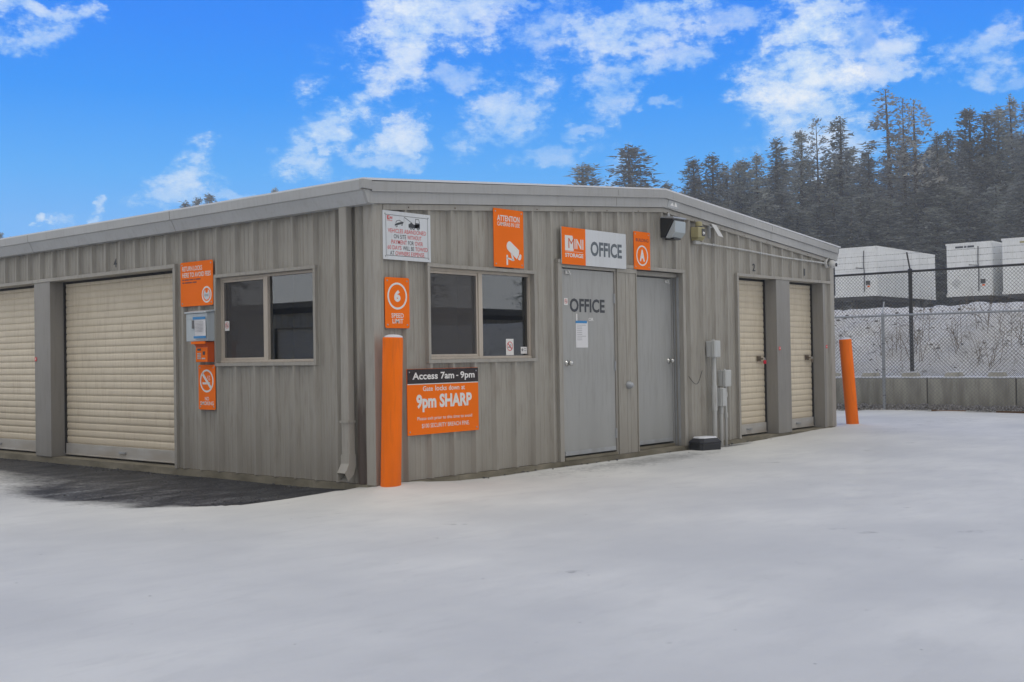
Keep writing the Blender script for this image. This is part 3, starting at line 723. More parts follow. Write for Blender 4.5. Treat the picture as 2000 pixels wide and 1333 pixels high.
# keypad box
s=empty('keypad_box',on_wall('s',-2.565,.036,1.115),'orange intercom keypad box under the drop box','box',None,SZ)
mb=MB(); mb.prism_x([(0,0),(-.082,0),(-.080,.155),(-.115,.205),(0,.212)],.0,.21); mb.build('body',M['orange_dk'],s,bev=.003)
mb=MB(); mb.box(.004,.206,-.0855,-.0815,.004,.150); mb.box(-.02,.222,-.125,-.113,.185,.2125); mb.build('face_plate',M['orange'],s,bev=.002)
mb=MB(); mb.box(.035,.095,-.089,-.0856,.118,.14); mb.box(.13,.165,-.089,-.0856,.075,.11); mb.build('display',M['ink'],s)
mb=MB()
for r_ in range(4):
    for c_ in range(3): mb.box(.04+c_*.02,.055+c_*.02,-.0905,-.0856,.032+r_*.017,.044+r_*.017)
mb.box(.11,.17,-.0885,-.0856,.03,.045)
mb.build('keypad',M['box'],s)

# wall pack lamp
s=empty('wall_lamp',(4.60,-.034,2.50),'black wall pack lamp with ribbed glass under the gable peak','lamp')
L=.255
mb=MB(); mb.prism_x([(0,.012),(0,.25),(-.175,.25),(-.18,.21),(-.055,.012)],0,L); mb.build('housing',M['housing'],s,bev=.006)
mb=MB(); mb.prism_x([(-.010,.262),(-.187,.252),(-.200,.234),(-.185,.227),(-.01,.250)],-.01,L+.02); mb.build('hood',M['galv'],s,bev=.003)
mb=MB(); mb.prism_x([(-.060,.008),(-.182,.208),(-.205,.200),(-.198,.068),(-.15,.012),(-.09,.0)],.012,L-.004); mb.build('lens',M['lens'],s,bev=.012)
mb=MB(); mb.box(.06,L-.04,-.15,-.03,-.012,.004); mb.build('base_clip',M['housing'],s)
mb=MB(); mb.lathe([(.017,0),(.017,.03),(.012,.05),(.001,.055)],14,(.09,-.06,.256)); mb.build('photocell',M['galv'],s)
# yellow siren
s=empty('siren',(5.28,-.034,2.535),'faded yellow alarm siren with a small beacon on top beside the lamp','siren')
mb=MB(); mb.box(0,.165,-.11,0,.02,.155); mb.prism_x([(0,.02),(-.11,.02),(-.08,-.010),(0,-.010)],.01,.155); mb.build('body',M['yellow'],s,bev=.008)
mb=MB(); mb.lathe([(.05,0),(.05,.012),(.046,.014)],18,(.10,-.06,.155)); mb.build('beacon_base',M['blackplastic'],s)
mb=MB(); mb.lathe([(.042,.167),(.042,.215),(.034,.227),(.001,.23)],18,(.10,-.06,0)); mb.build('beacon',M['yellow'],s)
mb=MB(); mb.box(.085,.15,-.116,-.1105,.045,.135); mb.build('grille',M['blackplastic'],s)
mb=MB(); mb.lathe([(.02,0),(.014,.012),(.001,.014)],14,(.118,-.116,.08),axis='y'); mb.build('horn',M['white'],s)
# tilted white plate
s=empty('antenna_plate',(5.72,-.034,2.64),'small white plate tilted out from the wall right of the siren','panel')
mb=MB(); mb.add([(.0,-.04,.125),(.12,-.04,.115),(.19,-.10,-.04),(.07,-.10,-.03),(.0,-.032,.127),(.12,-.032,.117),(.19,-.092,-.038),(.07,-.092,-.028)],[(3,2,1,0),(4,5,6,7),(0,1,5,4),(2,3,7,6),(1,2,6,5),(3,0,4,7)]); mb.build('plate',M['whiteplastic'],s)
mb=MB(); mb.box(-.03,-.01,-.03,0,-.06,.10); mb.tube([(-.02,-.02,.07),(.03,-.05,.09)],.006,6); mb.build('bracket',M['galv'],s)
# conduit and camera
s=empty('conduit',(5.31,-.04,2.50),'thin grey conduit running along the wall from the siren to the corner camera','conduit')
mb=MB(); mb.tube([(.09,-.014,.006),(1.2,-.014,-.012),(2.4,-.014,-.052),(3.76,-.014,-.066)],.0125,10); mb.build('pipe',M['pvc'],s)
mb=MB(); mb.box(0,.11,-.05,0,-.018,.030); mb.build('fitting',M['pvc'],s,bev=.005)
mb=MB()
for x,zz in ((.45,.001),(1.7,-.029),(2.9,-.058)): mb.box(x,x+.025,-.030,.0,zz-.018,zz+.016)
mb.build('clip',M['galv'],s)
s=empty('security_camera',(9.03,-.036,2.42),'white dome security camera under the far roof corner','camera')
mb=MB(); mb.lathe([(.07,0),(.072,.03),(.062,.045)],20,(.05,0,.02),axis='y'); mb.build('base',M['whiteplastic'],s)
mb=MB(); mb.lathe([(.001,-.065),(.03,-.06),(.052,-.04),(.06,-.005),(.05,.03),(.03,.05),(.001,.058)],20,(.07,-.085,.005)); mb.build('body',M['whiteplastic'],s)
mb=MB(); mb.lathe([(.028,0),(.026,.01),(.001,.012)],16,(.085,-.142,-.01),axis='y'); mb.build('camera_lens',M['blackplastic'],s)

# meter boxes with pipes
def jbox(name,x,z,w,h,d,label,hinge=True):
    s=empty(name,(x,-.034,z),label,'box','grey electrical boxes on the gable wall')
    mb=MB(); mb.box(0,w,-d*.55,0,0,h); mb.build('back_box',M['box'],s,bev=.008)
    mb=MB(); mb.box(-.004,w+.004,-d,-d*.56,-.004,h+.004); mb.build('cover',M['box'],s,bev=.012)
    mb=MB(); mb.box(w*.3,w*.6,-d*.6,-d*.45,h+.002,h+.016); mb.build('lug',M['box'],s)
    return s
b1=jbox('electrical_box',5.60,1.075,.145,.205,.125,'upper grey electrical box on a thick pipe beside door 2')
b2=jbox('electrical_box',5.875,.700,.145,.205,.115,'right grey electrical box lower than its neighbour beside door 2')
mb=MB()
for i in range(3): mb.tube([(.15,-.05,.13-i*.03),(.18,-.06,.125-i*.03),(.175,-.06,.115-i*.03)],.004,6)
mb.build('wire_ends',M['galv'],b2)
b3=empty('pull_box',(5.80,-.034,.445),'slim rounded grey box low between the two electrical boxes','box')
mb=MB(); mb.prism_z([(0,0),(0,-.085),(.012,-.095),(.10,-.095),(.11,-.085),(.11,0)],0,.235); mb.build('body',M['box'],b3,bev=.01)
mb=MB(); mb.box(.006,.104,-.108,-.0955,.006,.229); mb.build('cover',M['box'],b3,bev=.01)
def pipe(x,y,z0,z1,r,label,coups=()):
    s=empty('conduit_pipe',(x,y,z0),label,'pipe','grey pipes rising from the ground'); h=z1-z0
    mb=MB(); mb.tube([(0,0,0),(0,0,h)],r,18); mb.build('pipe',M['pvc'],s)
    for a,b in coups:
        mb=MB(); mb.tube([(0,0,a-z0),(0,0,b-z0)],r+.007,18); mb.build('coupling',M['pvc'],s)
pipe(5.672,-.098,-.09,1.070,.030,'thickest grey pipe under the upper electrical box',((.40,.47),(.47,.72)))
pipe(5.855,-.085,-.09,.445,.024,'short grey pipe under the slim rounded box',((.36,.44),))
pipe(5.985,-.080,-.09,.696,.017,'thin grey pipe under the right electrical box',((.30,.36),(.56,.62)))
mb=MB(); mb.tube([(5.16+.02*i,-.045-.02*math.sin(i/14*3.14),.845-.10*math.sin(i/14*3.14)-.0*i) for i in range(18)],.004,6)
o=mb.build('loose_wire',M['blackplastic'],None); tag(o,'thin dark wire looping from the wall left of the thick pipe','wire')

# bait station
s=empty('bait_station',(5.26,-.20,-.058),'black plastic bait box with snow on its lid on the ground by the pipes','box',None,R(-15))
mb=MB()
def octo(a,b,c): return [(-a+c,-b),(a-c,-b),(a,-b+c),(a,b-c),(a-c,b),(-a+c,b),(-a,b-c),(-a,-b+c)]
def loft(mb,secs):
    vs=[];fs=[]; n=8
    for (p,z) in secs: vs+=[(x,y,z) for x,y in p]
    for i in range(len(secs)-1):
        for k in range(n): fs.append((i*n+k,i*n+(k+1)%n,(i+1)*n+(k+1)%n,(i+1)*n+k))
    fs.append(tuple(range((len(secs)-1)*n,len(secs)*n))); fs.append(tuple(range(n-1,-1,-1))); mb.add(vs,fs)
loft(mb,[(octo(.175,.12,.03),0),(octo(.18,.125,.035),.085)]); mb.build('base',M['blackplastic'],s,bev=.006)
mb=MB(); loft(mb,[(octo(.187,.132,.035),.087),(octo(.185,.13,.04),.105),(octo(.145,.092,.04),.150)]); mb.build('lid',M['blackplastic'],s,bev=.006)
mb=MB(); loft(mb,[(octo(.150,.097,.04),.146),(octo(.138,.086,.04),.162)]); mb.build('snow_cap',M['snow'],s,bev=.004)

# bollards
def bollard(loc,lean,h,r,label):
    s=empty('bollard',loc,label,'bollard','orange bollards at the building corners'); s.rotation_euler=lean
    mb=MB(); mb.lathe([(r*1.02,-.12),(r*1.02,.0),(r,.03),(r,h-.03),(r*.985,h-.012),(r*.93,h-.001),(.001,h+.004)],40); mb.build('sleeve',M['orange_post'],s)
    mb=MB(); mb.lathe([(r*.90,h-.002),(r*.88,h+.010),(r*.5,h+.022),(.001,h+.025)],28,(.008,0,0)); mb.build('snow_cap',M['snow'],s)
    return s
BOLL1=(.045,-.135,-.005); BOLL2=(9.76,-.10,-.01)
bollard(BOLL1,(R(2.0),R(.3),0),1.315,.0905,'orange plastic sleeved bollard with snow on top at the near building corner')
bollard(BOLL2,(R(-2.6),R(-3.4),0),1.32,.093,'leaning orange bollard at the far building corner by the fence')

# ================================================================== GROUND
def axis(fine0,fine1,step,far0,far1):
    a=list(np.arange(fine0,fine1+1e-6,step)); d=step; x=fine0
    left=[]
    while x>far0: d*=1.13; x-=d; left.append(x)
    d=step; x=fine1; right=[]
    while x<far1: d*=1.13; x+=d; right.append(x)
    return np.array(left[::-1]+a+right)
def vnoise(X,Y,s,seed=0,octv=4):
    """cheap smooth value noise"""
    out=np.zeros_like(X); amp=1; tot=0
    for o in range(octv):
        r=np.random.RandomState(seed+o*17); T=r.rand(256,256)
        u=X/s*(2**o)+100.3; v=Y/s*(2**o)+57.1
        iu=np.floor(u).astype(int); iv=np.floor(v).astype(int); fu=u-iu; fv=v-iv
        fu=fu*fu*(3-2*fu); fv=fv*fv*(3-2*fv)
        g=lambda a,b: T[a%256,b%256]
        val=(g(iu,iv)*(1-fu)+g(iu+1,iv)*fu)*(1-fv)+(g(iu,iv+1)*(1-fu)+g(iu+1,iv+1)*fu)*fv
        out+=amp*val; tot+=amp; amp*=.5
    return out/tot
def sstep(x,a,b):
    t=np.clip((x-a)/(b-a),0,1); return t*t*(3-2*t)
ax=axis(-5.5,16,.055,-170,190); ay=axis(-7,8.5,.055,-170,190)
X,Y=np.meshgrid(ax,ay,indexing='ij')
Z=np.full_like(X,-.055)
Z+=.050*np.exp(-((X-.3)**2+(Y+.05)**2)/(.55**2))          # drift at the near corner
Z+=.048*sstep(X,6.3,9.2)*np.exp(-((Y)**2)/(2.5**2))*(X<30)   # rises to the far corner
n1=vnoise(X,Y,1.6,3); n2=vnoise(X,Y,.5,9); n3=vnoise(X*.5+Y*.3,Y-X*.25,.9,21)
Z+=(n1-.5)*.014+(n2-.5)*.006
# bare wet asphalt beside the long wall
edge_x=-2.15+.75*sstep(Y,2.2,5.0)+.35*sstep(Y,5,8)+(n1-.5)*.7+(n2-.5)*.25
front=.33-.12*(X+1.9)/1.9-.03*np.sin(X*3)+(n2-.5)*.08+ (X<-1.3)*(X+1.3)*-.35
bare=sstep(X,0,1)*0
inx=sstep(X-edge_x,-.45,.75)*(X<.25)
iny=sstep(Y-front,-.03,.07+.35*sstep(-X,1.0,1.9))
fade=1-.40*sstep(Y,2.2,3.8)*(1-sstep(X,-1.0,-.45))
dusty=1-.42*sstep(-X,1.0,1.6)*sstep(n3,.45,.62)
dusty*=1-.25*sstep(n1,.55,.70)*sstep(-X,.5,.9)
b1_=np.clip(inx*iny*fade*dusty*1.25,0,1)
# thin bare line at the foot of the gable wall and by the pipes
nearw=np.exp(-np.clip(-Y-.03,0,9)/.07)*(Y<.1)*(X>.55)*(X<9.2)
b2_=nearw*(.5+.7*(n2-.3))
b2_=np.maximum(b2_, .8*np.exp(-((X-6.0)/.55)**2-((Y+.12)/.13)**2))
thin=.46*np.exp(-((X-3.6)/2.0)**2-((Y+.45)/.38)**2)+.20*sstep(n3,.52,.7)*np.exp(-((Y+.9)/.9)**2)*(X>1.5)
track=np.zeros_like(X)
for cx_,cy_,rad_ in ((-2.0,-9.5,7.2),(-2.0,-9.5,8.75)):
    rr_=np.hypot(X-cx_,Y-cy_); tr_=np.exp(-((rr_-rad_)/.11)**2)*(X>-2.2); Z-=.006*tr_; track=np.maximum(track,.16*tr_*sstep(n2,.35,.6))
for a0,b0,sl,wd in ((3.5,-2.6,-.28,.09),(4.2,-3.3,-.22,.07),(5.5,-2.1,-.35,.12)):
    track=np.maximum(track,.22*np.exp(-((Y-(b0+sl*(X-a0)))/wd)**2)*sstep(n2,.50,.66)*((X>1.5)&(X<13)))
thin=np.maximum(thin,track)
farrub=.75*np.exp(-((X-14.35)/.30)**2)*sstep(n2,.35,.62)*(Y<6)*(Y>-14)
bare=np.clip(np.maximum.reduce([b1_,b2_,thin,farrub]),0,1)
spots=np.zeros_like(X); rg=random.Random(5)
for (sx,sy,r0,am) in [(-1.03, -1.96, 0.07, 0.75), (-1.98, -3.68, 0.06, 0.9), (-2.34, -3.42, 0.04, 0.6), (-2.69, -3.17, 0.05, 0.4), (-2.48, -3.98, 0.03, 0.4), (-2.75, -3.61, 0.03, 0.5), (0.26, -4.22, 0.07, 0.6), (0.21, -4.46, 0.1, 0.5), (0.61, -4.97, 0.1, 0.65), (0.03, -4.73, 0.08, 0.4), (-1.05, -4.58, 0.05, 0.5), (-1.36, -4.91, 0.06, 0.45), (-1.93, -5.35, 0.05, 0.4), (-2.97, -4.96, 0.03, 0.6), (-3.31, -4.97, 0.03, 0.5), (-1.54, -4.65, 0.05, 0.4), (1.73, -3.64, 0.1, 0.4), (-2.52, -4.46, 0.03, 0.5), (-1.16, -3.2, 0.04, 0.3), (1.32, -4.37, 0.12, 0.35), (-0.14, -4.99, 0.07, 0.45), (-0.4, -5.23, 0.06, 0.4)]:
    spots=np.maximum(spots,am*np.exp(-(((X-sx)*.66+(Y-sy)*.75)/(r0*.6))**2-(((X-sx)*.75-(Y-sy)*.66)/(r0*1.7))**2))
for i in range(60):
    sx=rg.uniform(-3.6,9); sy=rg.uniform(-4.8,-.6)
    if sx+7+sy<2: continue
    r0=rg.uniform(.02,.07); spots=np.maximum(spots,rg.uniform(.25,.6)*np.exp(-(((X-sx)/(r0*1.7))**2+((Y-sy)/r0)**2)))
for i in range(26):      # foot prints
    t=i/25; sx=1.2+5.5*t+(.09 if i%2 else -.09); sy=-3.9+2.2*t
    Z-=.014*np.exp(-(((X-sx)/.12)**2+((Y-sy)/.06)**2))
Z-=.006*spots
bare=np.clip(np.maximum(bare,spots*.62),0,1)
for bxx,byy in ((.045,-.135),(9.76,-.10)): Z+=.028*np.exp(-((X-bxx)**2+(Y-byy)**2)/(.17**2))*(Y<.05)
Z-=.022*sstep(bare,.35,.9)
Z=np.where((X>.05)&(Y>.05)&(X<9.25)&(Y<23.9),-.25,Z)
nx,ny=X.shape
verts=np.stack([X.ravel(),Y.ravel(),Z.ravel()],1)
idx=np.arange(nx*ny).reshape(nx,ny)
fq=np.stack([idx[:-1,:-1].ravel(),idx[1:,:-1].ravel(),idx[1:,1:].ravel(),idx[:-1,1:].ravel()],1)
def grid_obj(name,verts,fq,m,smooth=True):
    me=bpy.data.meshes.new(name); me.vertices.add(len(verts)); me.vertices.foreach_set('co',verts.ravel().astype(np.float32))
    me.loops.add(fq.size); me.loops.foreach_set('vertex_index',fq.ravel().astype(np.int32))
    me.polygons.add(len(fq)); me.polygons.foreach_set('loop_start',np.arange(0,fq.size,4,dtype=np.int32)); 
    me.polygons.foreach_set('use_smooth',np.full(len(fq),smooth)); me.update(calc_edges=True); me.materials.append(m)
    o=bpy.data.objects.new(name,me); COL.objects.link(o); return o
gr=grid_obj('snow_ground',verts,fq,M['ground']); at=gr.data.attributes.new('bare','FLOAT','POINT'); at.data.foreach_set('value',bare.ravel().astype(np.float32))
tag(gr,'windblown snow over wet dark asphalt',None,None,'structure')

# snowy bank behind the blocks, and the flat ground the trailers stand on
bx=np.concatenate([np.arange(15.56,22,.11),np.geomspace(22,190,40)]); by=np.concatenate([-np.geomspace(165,14,30),np.arange(-13.5,8,.11),np.geomspace(8.2,190,40)])
X,Y=np.meshgrid(bx,by,indexing='ij')
H=.52+1.62*sstep(X,15.5,19.7)**.85+ .9*sstep(X,20,52)+.5*sstep(X,60,120)
rough_=(vnoise(X,Y,1.3,31,5)-.5)*.30*sstep(X,15.6,16.6)*(1-sstep(X,18.0,19.5)*.6)+(vnoise(X,Y,.35,77,3)-.5)*.14*sstep(X,15.6,16.2)*(1-sstep(X,20,24))
Z=H+rough_
nx,ny=X.shape; verts=np.stack([X.ravel(),Y.ravel(),Z.ravel()],1); idx=np.arange(nx*ny).reshape(nx,ny)
fq=np.stack([idx[:-1,:-1].ravel(),idx[1:,:-1].ravel(),idx[1:,1:].ravel(),idx[:-1,1:].ravel()],1)
bank=grid_obj('snowy_bank',verts,fq,M['bank']); tag(bank,'steep rocky bank dusted with snow',None,None,'structure')
def bankz(x,y): 
    i=int(np.argmin(abs(bx-x))); j=int(np.argmin(abs(by-y))); return float(Z[i,j])
# dry weeds poking out of the bank
mb=MB(); rw=random.Random(8)
clus=[(17.2,-.35),(17.0,.9),(16.7,1.6),(16.6,.1),(17.6,-1.2),(16.9,2.2),(17.8,.5),(16.3,-1.9),(17.4,1.9)]
for cx,cy in clus:
    for k in range(10):
        x=cx+rw.gauss(0,.12); y=cy+rw.gauss(0,.14); z=bankz(x,y)-.03; h=rw.uniform(.35,.95); lx,ly=rw.gauss(0,.14),rw.gauss(0,.18)
        mb.tube([(x,y,z),(x+lx*.4,y+ly*.4,z+h*.5),(x+lx,y+ly,z+h)],[.006,.0045,.002],4,False)
        for q in range(5):
            t=rw.uniform(.4,1); mb.tube([(x+lx*t,y+ly*t,z+h*t),(x+lx*t+rw.gauss(0,.08),y+ly*t+rw.gauss(0,.08),z+h*t+rw.uniform(.03,.12))],[.004,.002],3,False)
for k in range(160):
    x=rw.uniform(15.8,19.5); y=rw.uniform(-4,4.5); z=bankz(x,y)-.02; h=rw.uniform(.08,.3)
    mb.tube([(x,y,z),(x+rw.gauss(0,.08),y+rw.gauss(0,.08),z+h)],[.005,.002],3,False)
tag(mb.build('dry_weeds',M['weed']),'dry brown weed stalks poking through the snowy bank','weeds',None,'stuff')
# rubble at the foot of the concrete blocks and on the bank
def stone(mb,x,y,z,r,rr):
    vs=[];n=7
    for i,(h,q) in enumerate(((-.5,.55),(0,1.0),(.45,.75),(.7,.25))):
        for k in range(n):
            t=2*math.pi*k/n; w=q*r*rr.uniform(.75,1.2); vs.append((x+w*math.cos(t),y+w*math.sin(t)*1.15,z+h*r*rr.uniform(.7,1.1)))
    fs=[(i*n+k,i*n+(k+1)%n,(i+1)*n+(k+1)%n,(i+1)*n+k) for i in range(3) for k in range(n)]+[tuple(range(3*n,4*n))]
    mb.add(vs,fs)
mb=MB(); rr=random.Random(3)
for i in range(1500):
    y=rr.uniform(-7,5.5); x=14.86-abs(rr.gauss(0,.17))-.02; stone(mb,x,y,-.05+.11*max(0,1-(14.86-x)/.4),rr.uniform(.02,.065)*(1.2 if rr.random()<.15 else 1),rr)
tag(mb.build('rubble',M['rock']),'snow dusted rubble and gravel along the foot of the concrete blocks','rubble',None,'stuff')
mb=MB()
for i in range(260):
    x=rr.uniform(15.7,19.6); y=rr.uniform(-6,5); stone(mb,x,y,bankz(x,y)-.005,rr.uniform(.012,.045),rr)
tag(mb.build('bank_stones',M['rock']),'dark stones showing through the snow on the bank','stones',None,'stuff')
for i,(y0,y1,lab) in enumerate(((-.20,.42,'rotten brown plank lying in the rubble in front of the concrete blocks'),(-1.9,-.75,'second brown plank, further right, half buried in the rubble under the blocks'))):
    mb=MB(); mb.box(-.02,.03,0,y1-y0,0,.075); tag(mb.build('plank',M['wood'],None,(14.42,y0,-.075)),lab,'plank')

mb=MB(); rr=random.Random(13)
for i in range(900):
    if i<520: y=rr.uniform(.2,8); x=-.03-abs(rr.gauss(0,.10))
    elif i<760: x=rr.uniform(-1.9,-.05); y=.40+rr.gauss(0,.10)+rr.random()**2*2.0
    else: x=rr.uniform(.6,9); y=-.03-abs(rr.gauss(0,.07))
    if i%2: continue
    stone(mb,x,y,(-.074 if i<760 else -.05),rr.uniform(.004,.012)*(1.5 if rr.random()<.1 else 1),rr)
tag(mb.build('gravel',mat('dark_gravel',(.07,.07,.07),.7)),'loose gravel crumbs along the foot of the building walls','gravel',None,'stuff')

# concrete blocks
joints=[7.3,5.66,4.0,2.34,.68,-.95,-2.6,-4.25,-5.9,-7.55]
names_={3:'stained concrete block behind the galvanised fence post, left end hidden by the leaning bollard',4:'long clean grey concrete block in the middle right of the wall',5:'concrete block cut by the right edge of the photo'}
names_={2:'concrete block partly hidden behind the far corner of the building',3:'streaky concrete block directly behind the galvanised fence post',4:'widest visible concrete block, between the two dark joints, right of the fence post',5:'concrete block at the right edge of the photo'}
for i,(a,b) in enumerate(zip(joints,joints[1:])):
    s=empty('concrete_block',(14.9,b+.012,-.10),names_.get(i,'grey concrete block of the low wall outside the frame'),'concrete block','concrete blocks forming the low wall')
    L=a-b-.024; mb=MB(); mb.box(0,.62,0,L,0,.675); mb.build('block',M['conc'],s,bev=.018)
    mb=MB(); mb.box(-.006,.60,-.004,L+.004,.676,.708); mb.build('snow_layer',M['snow'],s,bev=.012)
    for t in (.25,.75):
        mb=MB(); mb.prism_y([(.10,.70),(.50,.70),(.42,.785),(.18,.785)],L*t-.13,L*t+.13); mb.build('key',M['conc'],s,bev=.02)
        mb=MB(); mb.prism_y([(.18,.787),(.42,.787),(.40,.80),(.20,.80)],L*t-.12,L*t+.12); mb.build('key_snow',M['snow'],s,bev=.004)

# ================================================================== FENCES
def wire_mesh(mb,x,y0,y1,z0,z1,r,step=.0715):
    """two families of straight diagonal wires, clipped to the panel; thin square rods"""
    Hh=z1-z0; n=int((y1-y0+Hh)/step)+1
    for fam in (0,1):
        for k in range(n):
            c=y0-Hh+k*step
            a,b=c,c+Hh
            p0,p1=max(a,y0),min(b,y1)
            if p1-p0<.01: continue
            za,zb=z0+(p0-a),z0+(p1-a)
            if fam: za,zb=z1-(p0-a),z1-(p1-a)
            xx=x+(r if fam else -r)
            pts=((p0,za),(p1,zb)); d=r*.7071; sg=-1 if fam else 1
            nrm=(-d*sg*1.0,d)   # perpendicular in the plane
            vs=[]
            for (y,z) in pts:
                vs+=[(xx-r,y,z),(xx,y+nrm[0]*1.4,z+nrm[1]*1.4),(xx+r,y,z),(xx,y-nrm[0]*1.4,z-nrm[1]*1.4)]
            mb.add(vs,[(i,(i+1)%4,4+(i+1)%4,4+i) for i in range(4)])
def fence(name,label,x,ys,base,top,rail_r,post_r,mpost,mwire,wr,armdx,armdy,armh,ya,yb,wires,mz0,zslope=0):
    f=empty(name,(x,0,0),label,'fence')
    mb=MB(); mb.tube([(0,ya,top+zslope*ya),(0,yb,top+zslope*yb)],rail_r,10); mb.build('top_rail',mpost,f)
    mb=MB(); wire_mesh(mb,-.03,ya,yb,mz0,top,wr); mb.build('chain_link_mesh',mwire,f)
    for y in ys:
        mb=MB(); mb.tube([(0,y,base),(0,y,top+.04)],post_r,14); mb.tube([(0,y,top-.05),(0,y,top+.035)],post_r*1.15,14); mb.tube([(0,y,top+.04),(0,y,top+.06)],[post_r*1.1,post_r*.4],14)
        p=mb.build('post',mpost,f)
        if armh:
            mb=MB(); mb.tube([(0,y,top+.03),(armdx,y+armdy,top+.03+armh)],post_r*.42,8); mb.build('barb_arm',mpost,p)
        for zz in (.35,.85,1.35):
            mb=MB(); mb.tube([(-.0,y,base+zz),(0,y,base+zz+.02)],post_r*1.18,12); mb.build('tie',mwire,p)
    for t in wires:
        mb=MB(); mb.tube([(armdx*t,ya,top+.03+armh*t),(armdx*t,yb,top+.03+armh*t)],.0022,5)
        yy=ya
        while yy<yb:
            mb.tube([(armdx*t-.012,yy,top+.03+armh*t-.012),(armdx*t+.012,yy+.01,top+.03+armh*t+.012)],.0018,3,False); yy+=.125
        mb.build('barbed_wire',mwire,f)
    return f
fence('galvanised_fence','lower galvanised chain link fence with a grey pipe rail in front of the concrete blocks',14.55,[1.38,4.4,-1.64,-4.66,7.4],-.10,1.80,.021,.030,M['galvpipe'],M['galvwire'],.0017,.22,.06,.24,-7.5,9.5,(),-.02)
fence('black_fence','taller black chain link fence with barbed wire arms standing behind the concrete blocks',15.62,[1.24,4.25,-1.8,-4.85,7.3],.45,2.70,.024,.040,M['blackwire'],M['blackwire'],.0019,.10,.10,.36,-7.5,9.5,(.25,.6,.95),.60)

# ================================================================== TRAILERS
def trailer(loc,L,Wd,H,gz,label,cable=0):
    """front wall faces -X; local origin on the ground at the front right (low-Y) corner"""
    t=empty('semi_trailer',loc,label,'trailer','white semi trailers parked on the bank')
    b=gz; mb=MB()
    r=.10
    poly=[(r,0),(L,0),(L,Wd),(r,Wd),(.03,Wd-.03),(0,Wd-r),(0,r),(.03,.03)]
    mb.prism_z(poly,b,b+H); mb.build('body',M['trailer'],t,bev=.01)
    mb=MB(); mb.box(-.012,L+.01,-.012,Wd+.012,b+H-.09,b+H+.012); mb.box(-.010,L+.01,-.010,Wd+.010,b-.10,b+.03); mb.build('frame_rail',M['trailer'],t)
    mb=MB()
    for k in range(1,8): mb.box(-.004,.004,.12,Wd-.12,b+k*H/8-.006,b+k*H/8+.006)
    n=int(L/1.2)
    for k in range(1,n): mb.box(k*L/n-.012,k*L/n+.012,-.0055,-.0005,b+.04,b+H-.1)
    mb.build('panel_seam',M['box'],t)
    mb=MB(); mb.box(-.016,-.0, Wd*.35,Wd*.80,b+H*.52,b+H*.86); mb.build('access_panel',M['trailer'],t,bev=.01)
    mb=MB(); yc=Wd*.30; mb.tube([(-.03,yc,b+H*.92),(-.04,yc+.02,b+H*.6),(-.04,yc-.02,b+H*.5),(-.04,yc,b+.15)],.022,6)
    mb.tube([(-.04,yc+.02,b+H*.55),(-.04,yc+.5,b+H*.57)],.018,6); mb.build('air_hose',M['blackplastic'],t)
    mb=MB(); mb.box(-.03,.0,yc-.34,yc-.10,b+.55,b+.78); mb.disc(yc,0,.01,0); mb.build('socket_box',M['under'],t)
    mb=MB(); mb.box(-.02,0,yc-.32,yc-.18,b+.42,b+.50); mb.build('marker_lamp',M['orange'],t)
    mb=MB(); mb.box(.1,L-.1,.25,Wd-.25,b-.30,b-.10); mb.box(.3,L-.2,.9,1.05,b-.42,b-.30); mb.box(.3,L-.2,Wd-1.05,Wd-.9,b-.42,b-.30); mb.build('chassis',M['under'],t)
    for y in (.45,Wd-.55):
        mb=MB(); mb.box(1.9,2.05,y,y+.12,.05,b-.30); mb.box(1.8,2.15,y-.06,y+.18,0,.05); mb.build('landing_leg',M['under'],t)
    for x in (L-1.6,L-2.9):
        for y in (.02,Wd-.30):
            mb=MB(); mb.lathe([(.001,0),(.26,0),(.45,.02),(.5,.06),(.5,.22),(.45,.26),(.26,.28),(.001,.28)],24,(x,y+.28,.5),axis='y'); w=mb.build('wheel',M['rubber'],t)
            mb=MB(); mb.lathe([(.001,-.01),(.25,-.008),(.24,.0)],20,(x,y,.5),axis='y'); mb.build('rim',M['trailer'],w)
    return t,b
g1=1.15
ta,_=trailer((56.2,18.92,3.22),9.0,2.6,2.74,g1,'white semi trailer on the left, its long grey-white side seen behind the black fence post')
tb,_=trailer((56.0,12.48,2.95),12.2,2.46,2.78,g1,'white semi trailer in the middle with dark lettering across the top of its nose')
tc,_=trailer((55.2,9.30,2.92),12.2,2.46,2.80,g1,'white semi trailer cut by the right edge with a yellow mark at its top')
mb=MB()
vs=MB()
for q0,q1 in ((0,.42),(.47,.60),(.65,1.0)): vs.poly([(q0,0),(q1,0),(q1,.10),(q0,.10)],0)
lt=vs.build('small_print',M['ink'],tb,loc=(-.012,1.95,g1+2.52),rz=R(-90))
mb=MB(); mb.prism_y([(0,.0),(.28,-.28),(.56,0),(.28,.28)],-.002,.002); mb.build('placard',M['box'],tb,loc=(-.012,2.22,g1+.62),rz=R(-90))
mb=MB(); mb.box(-.016,-.012,1.2,1.55,g1+2.52,g1+2.62); mb.build('yellow_mark',M['yellow'],tc)

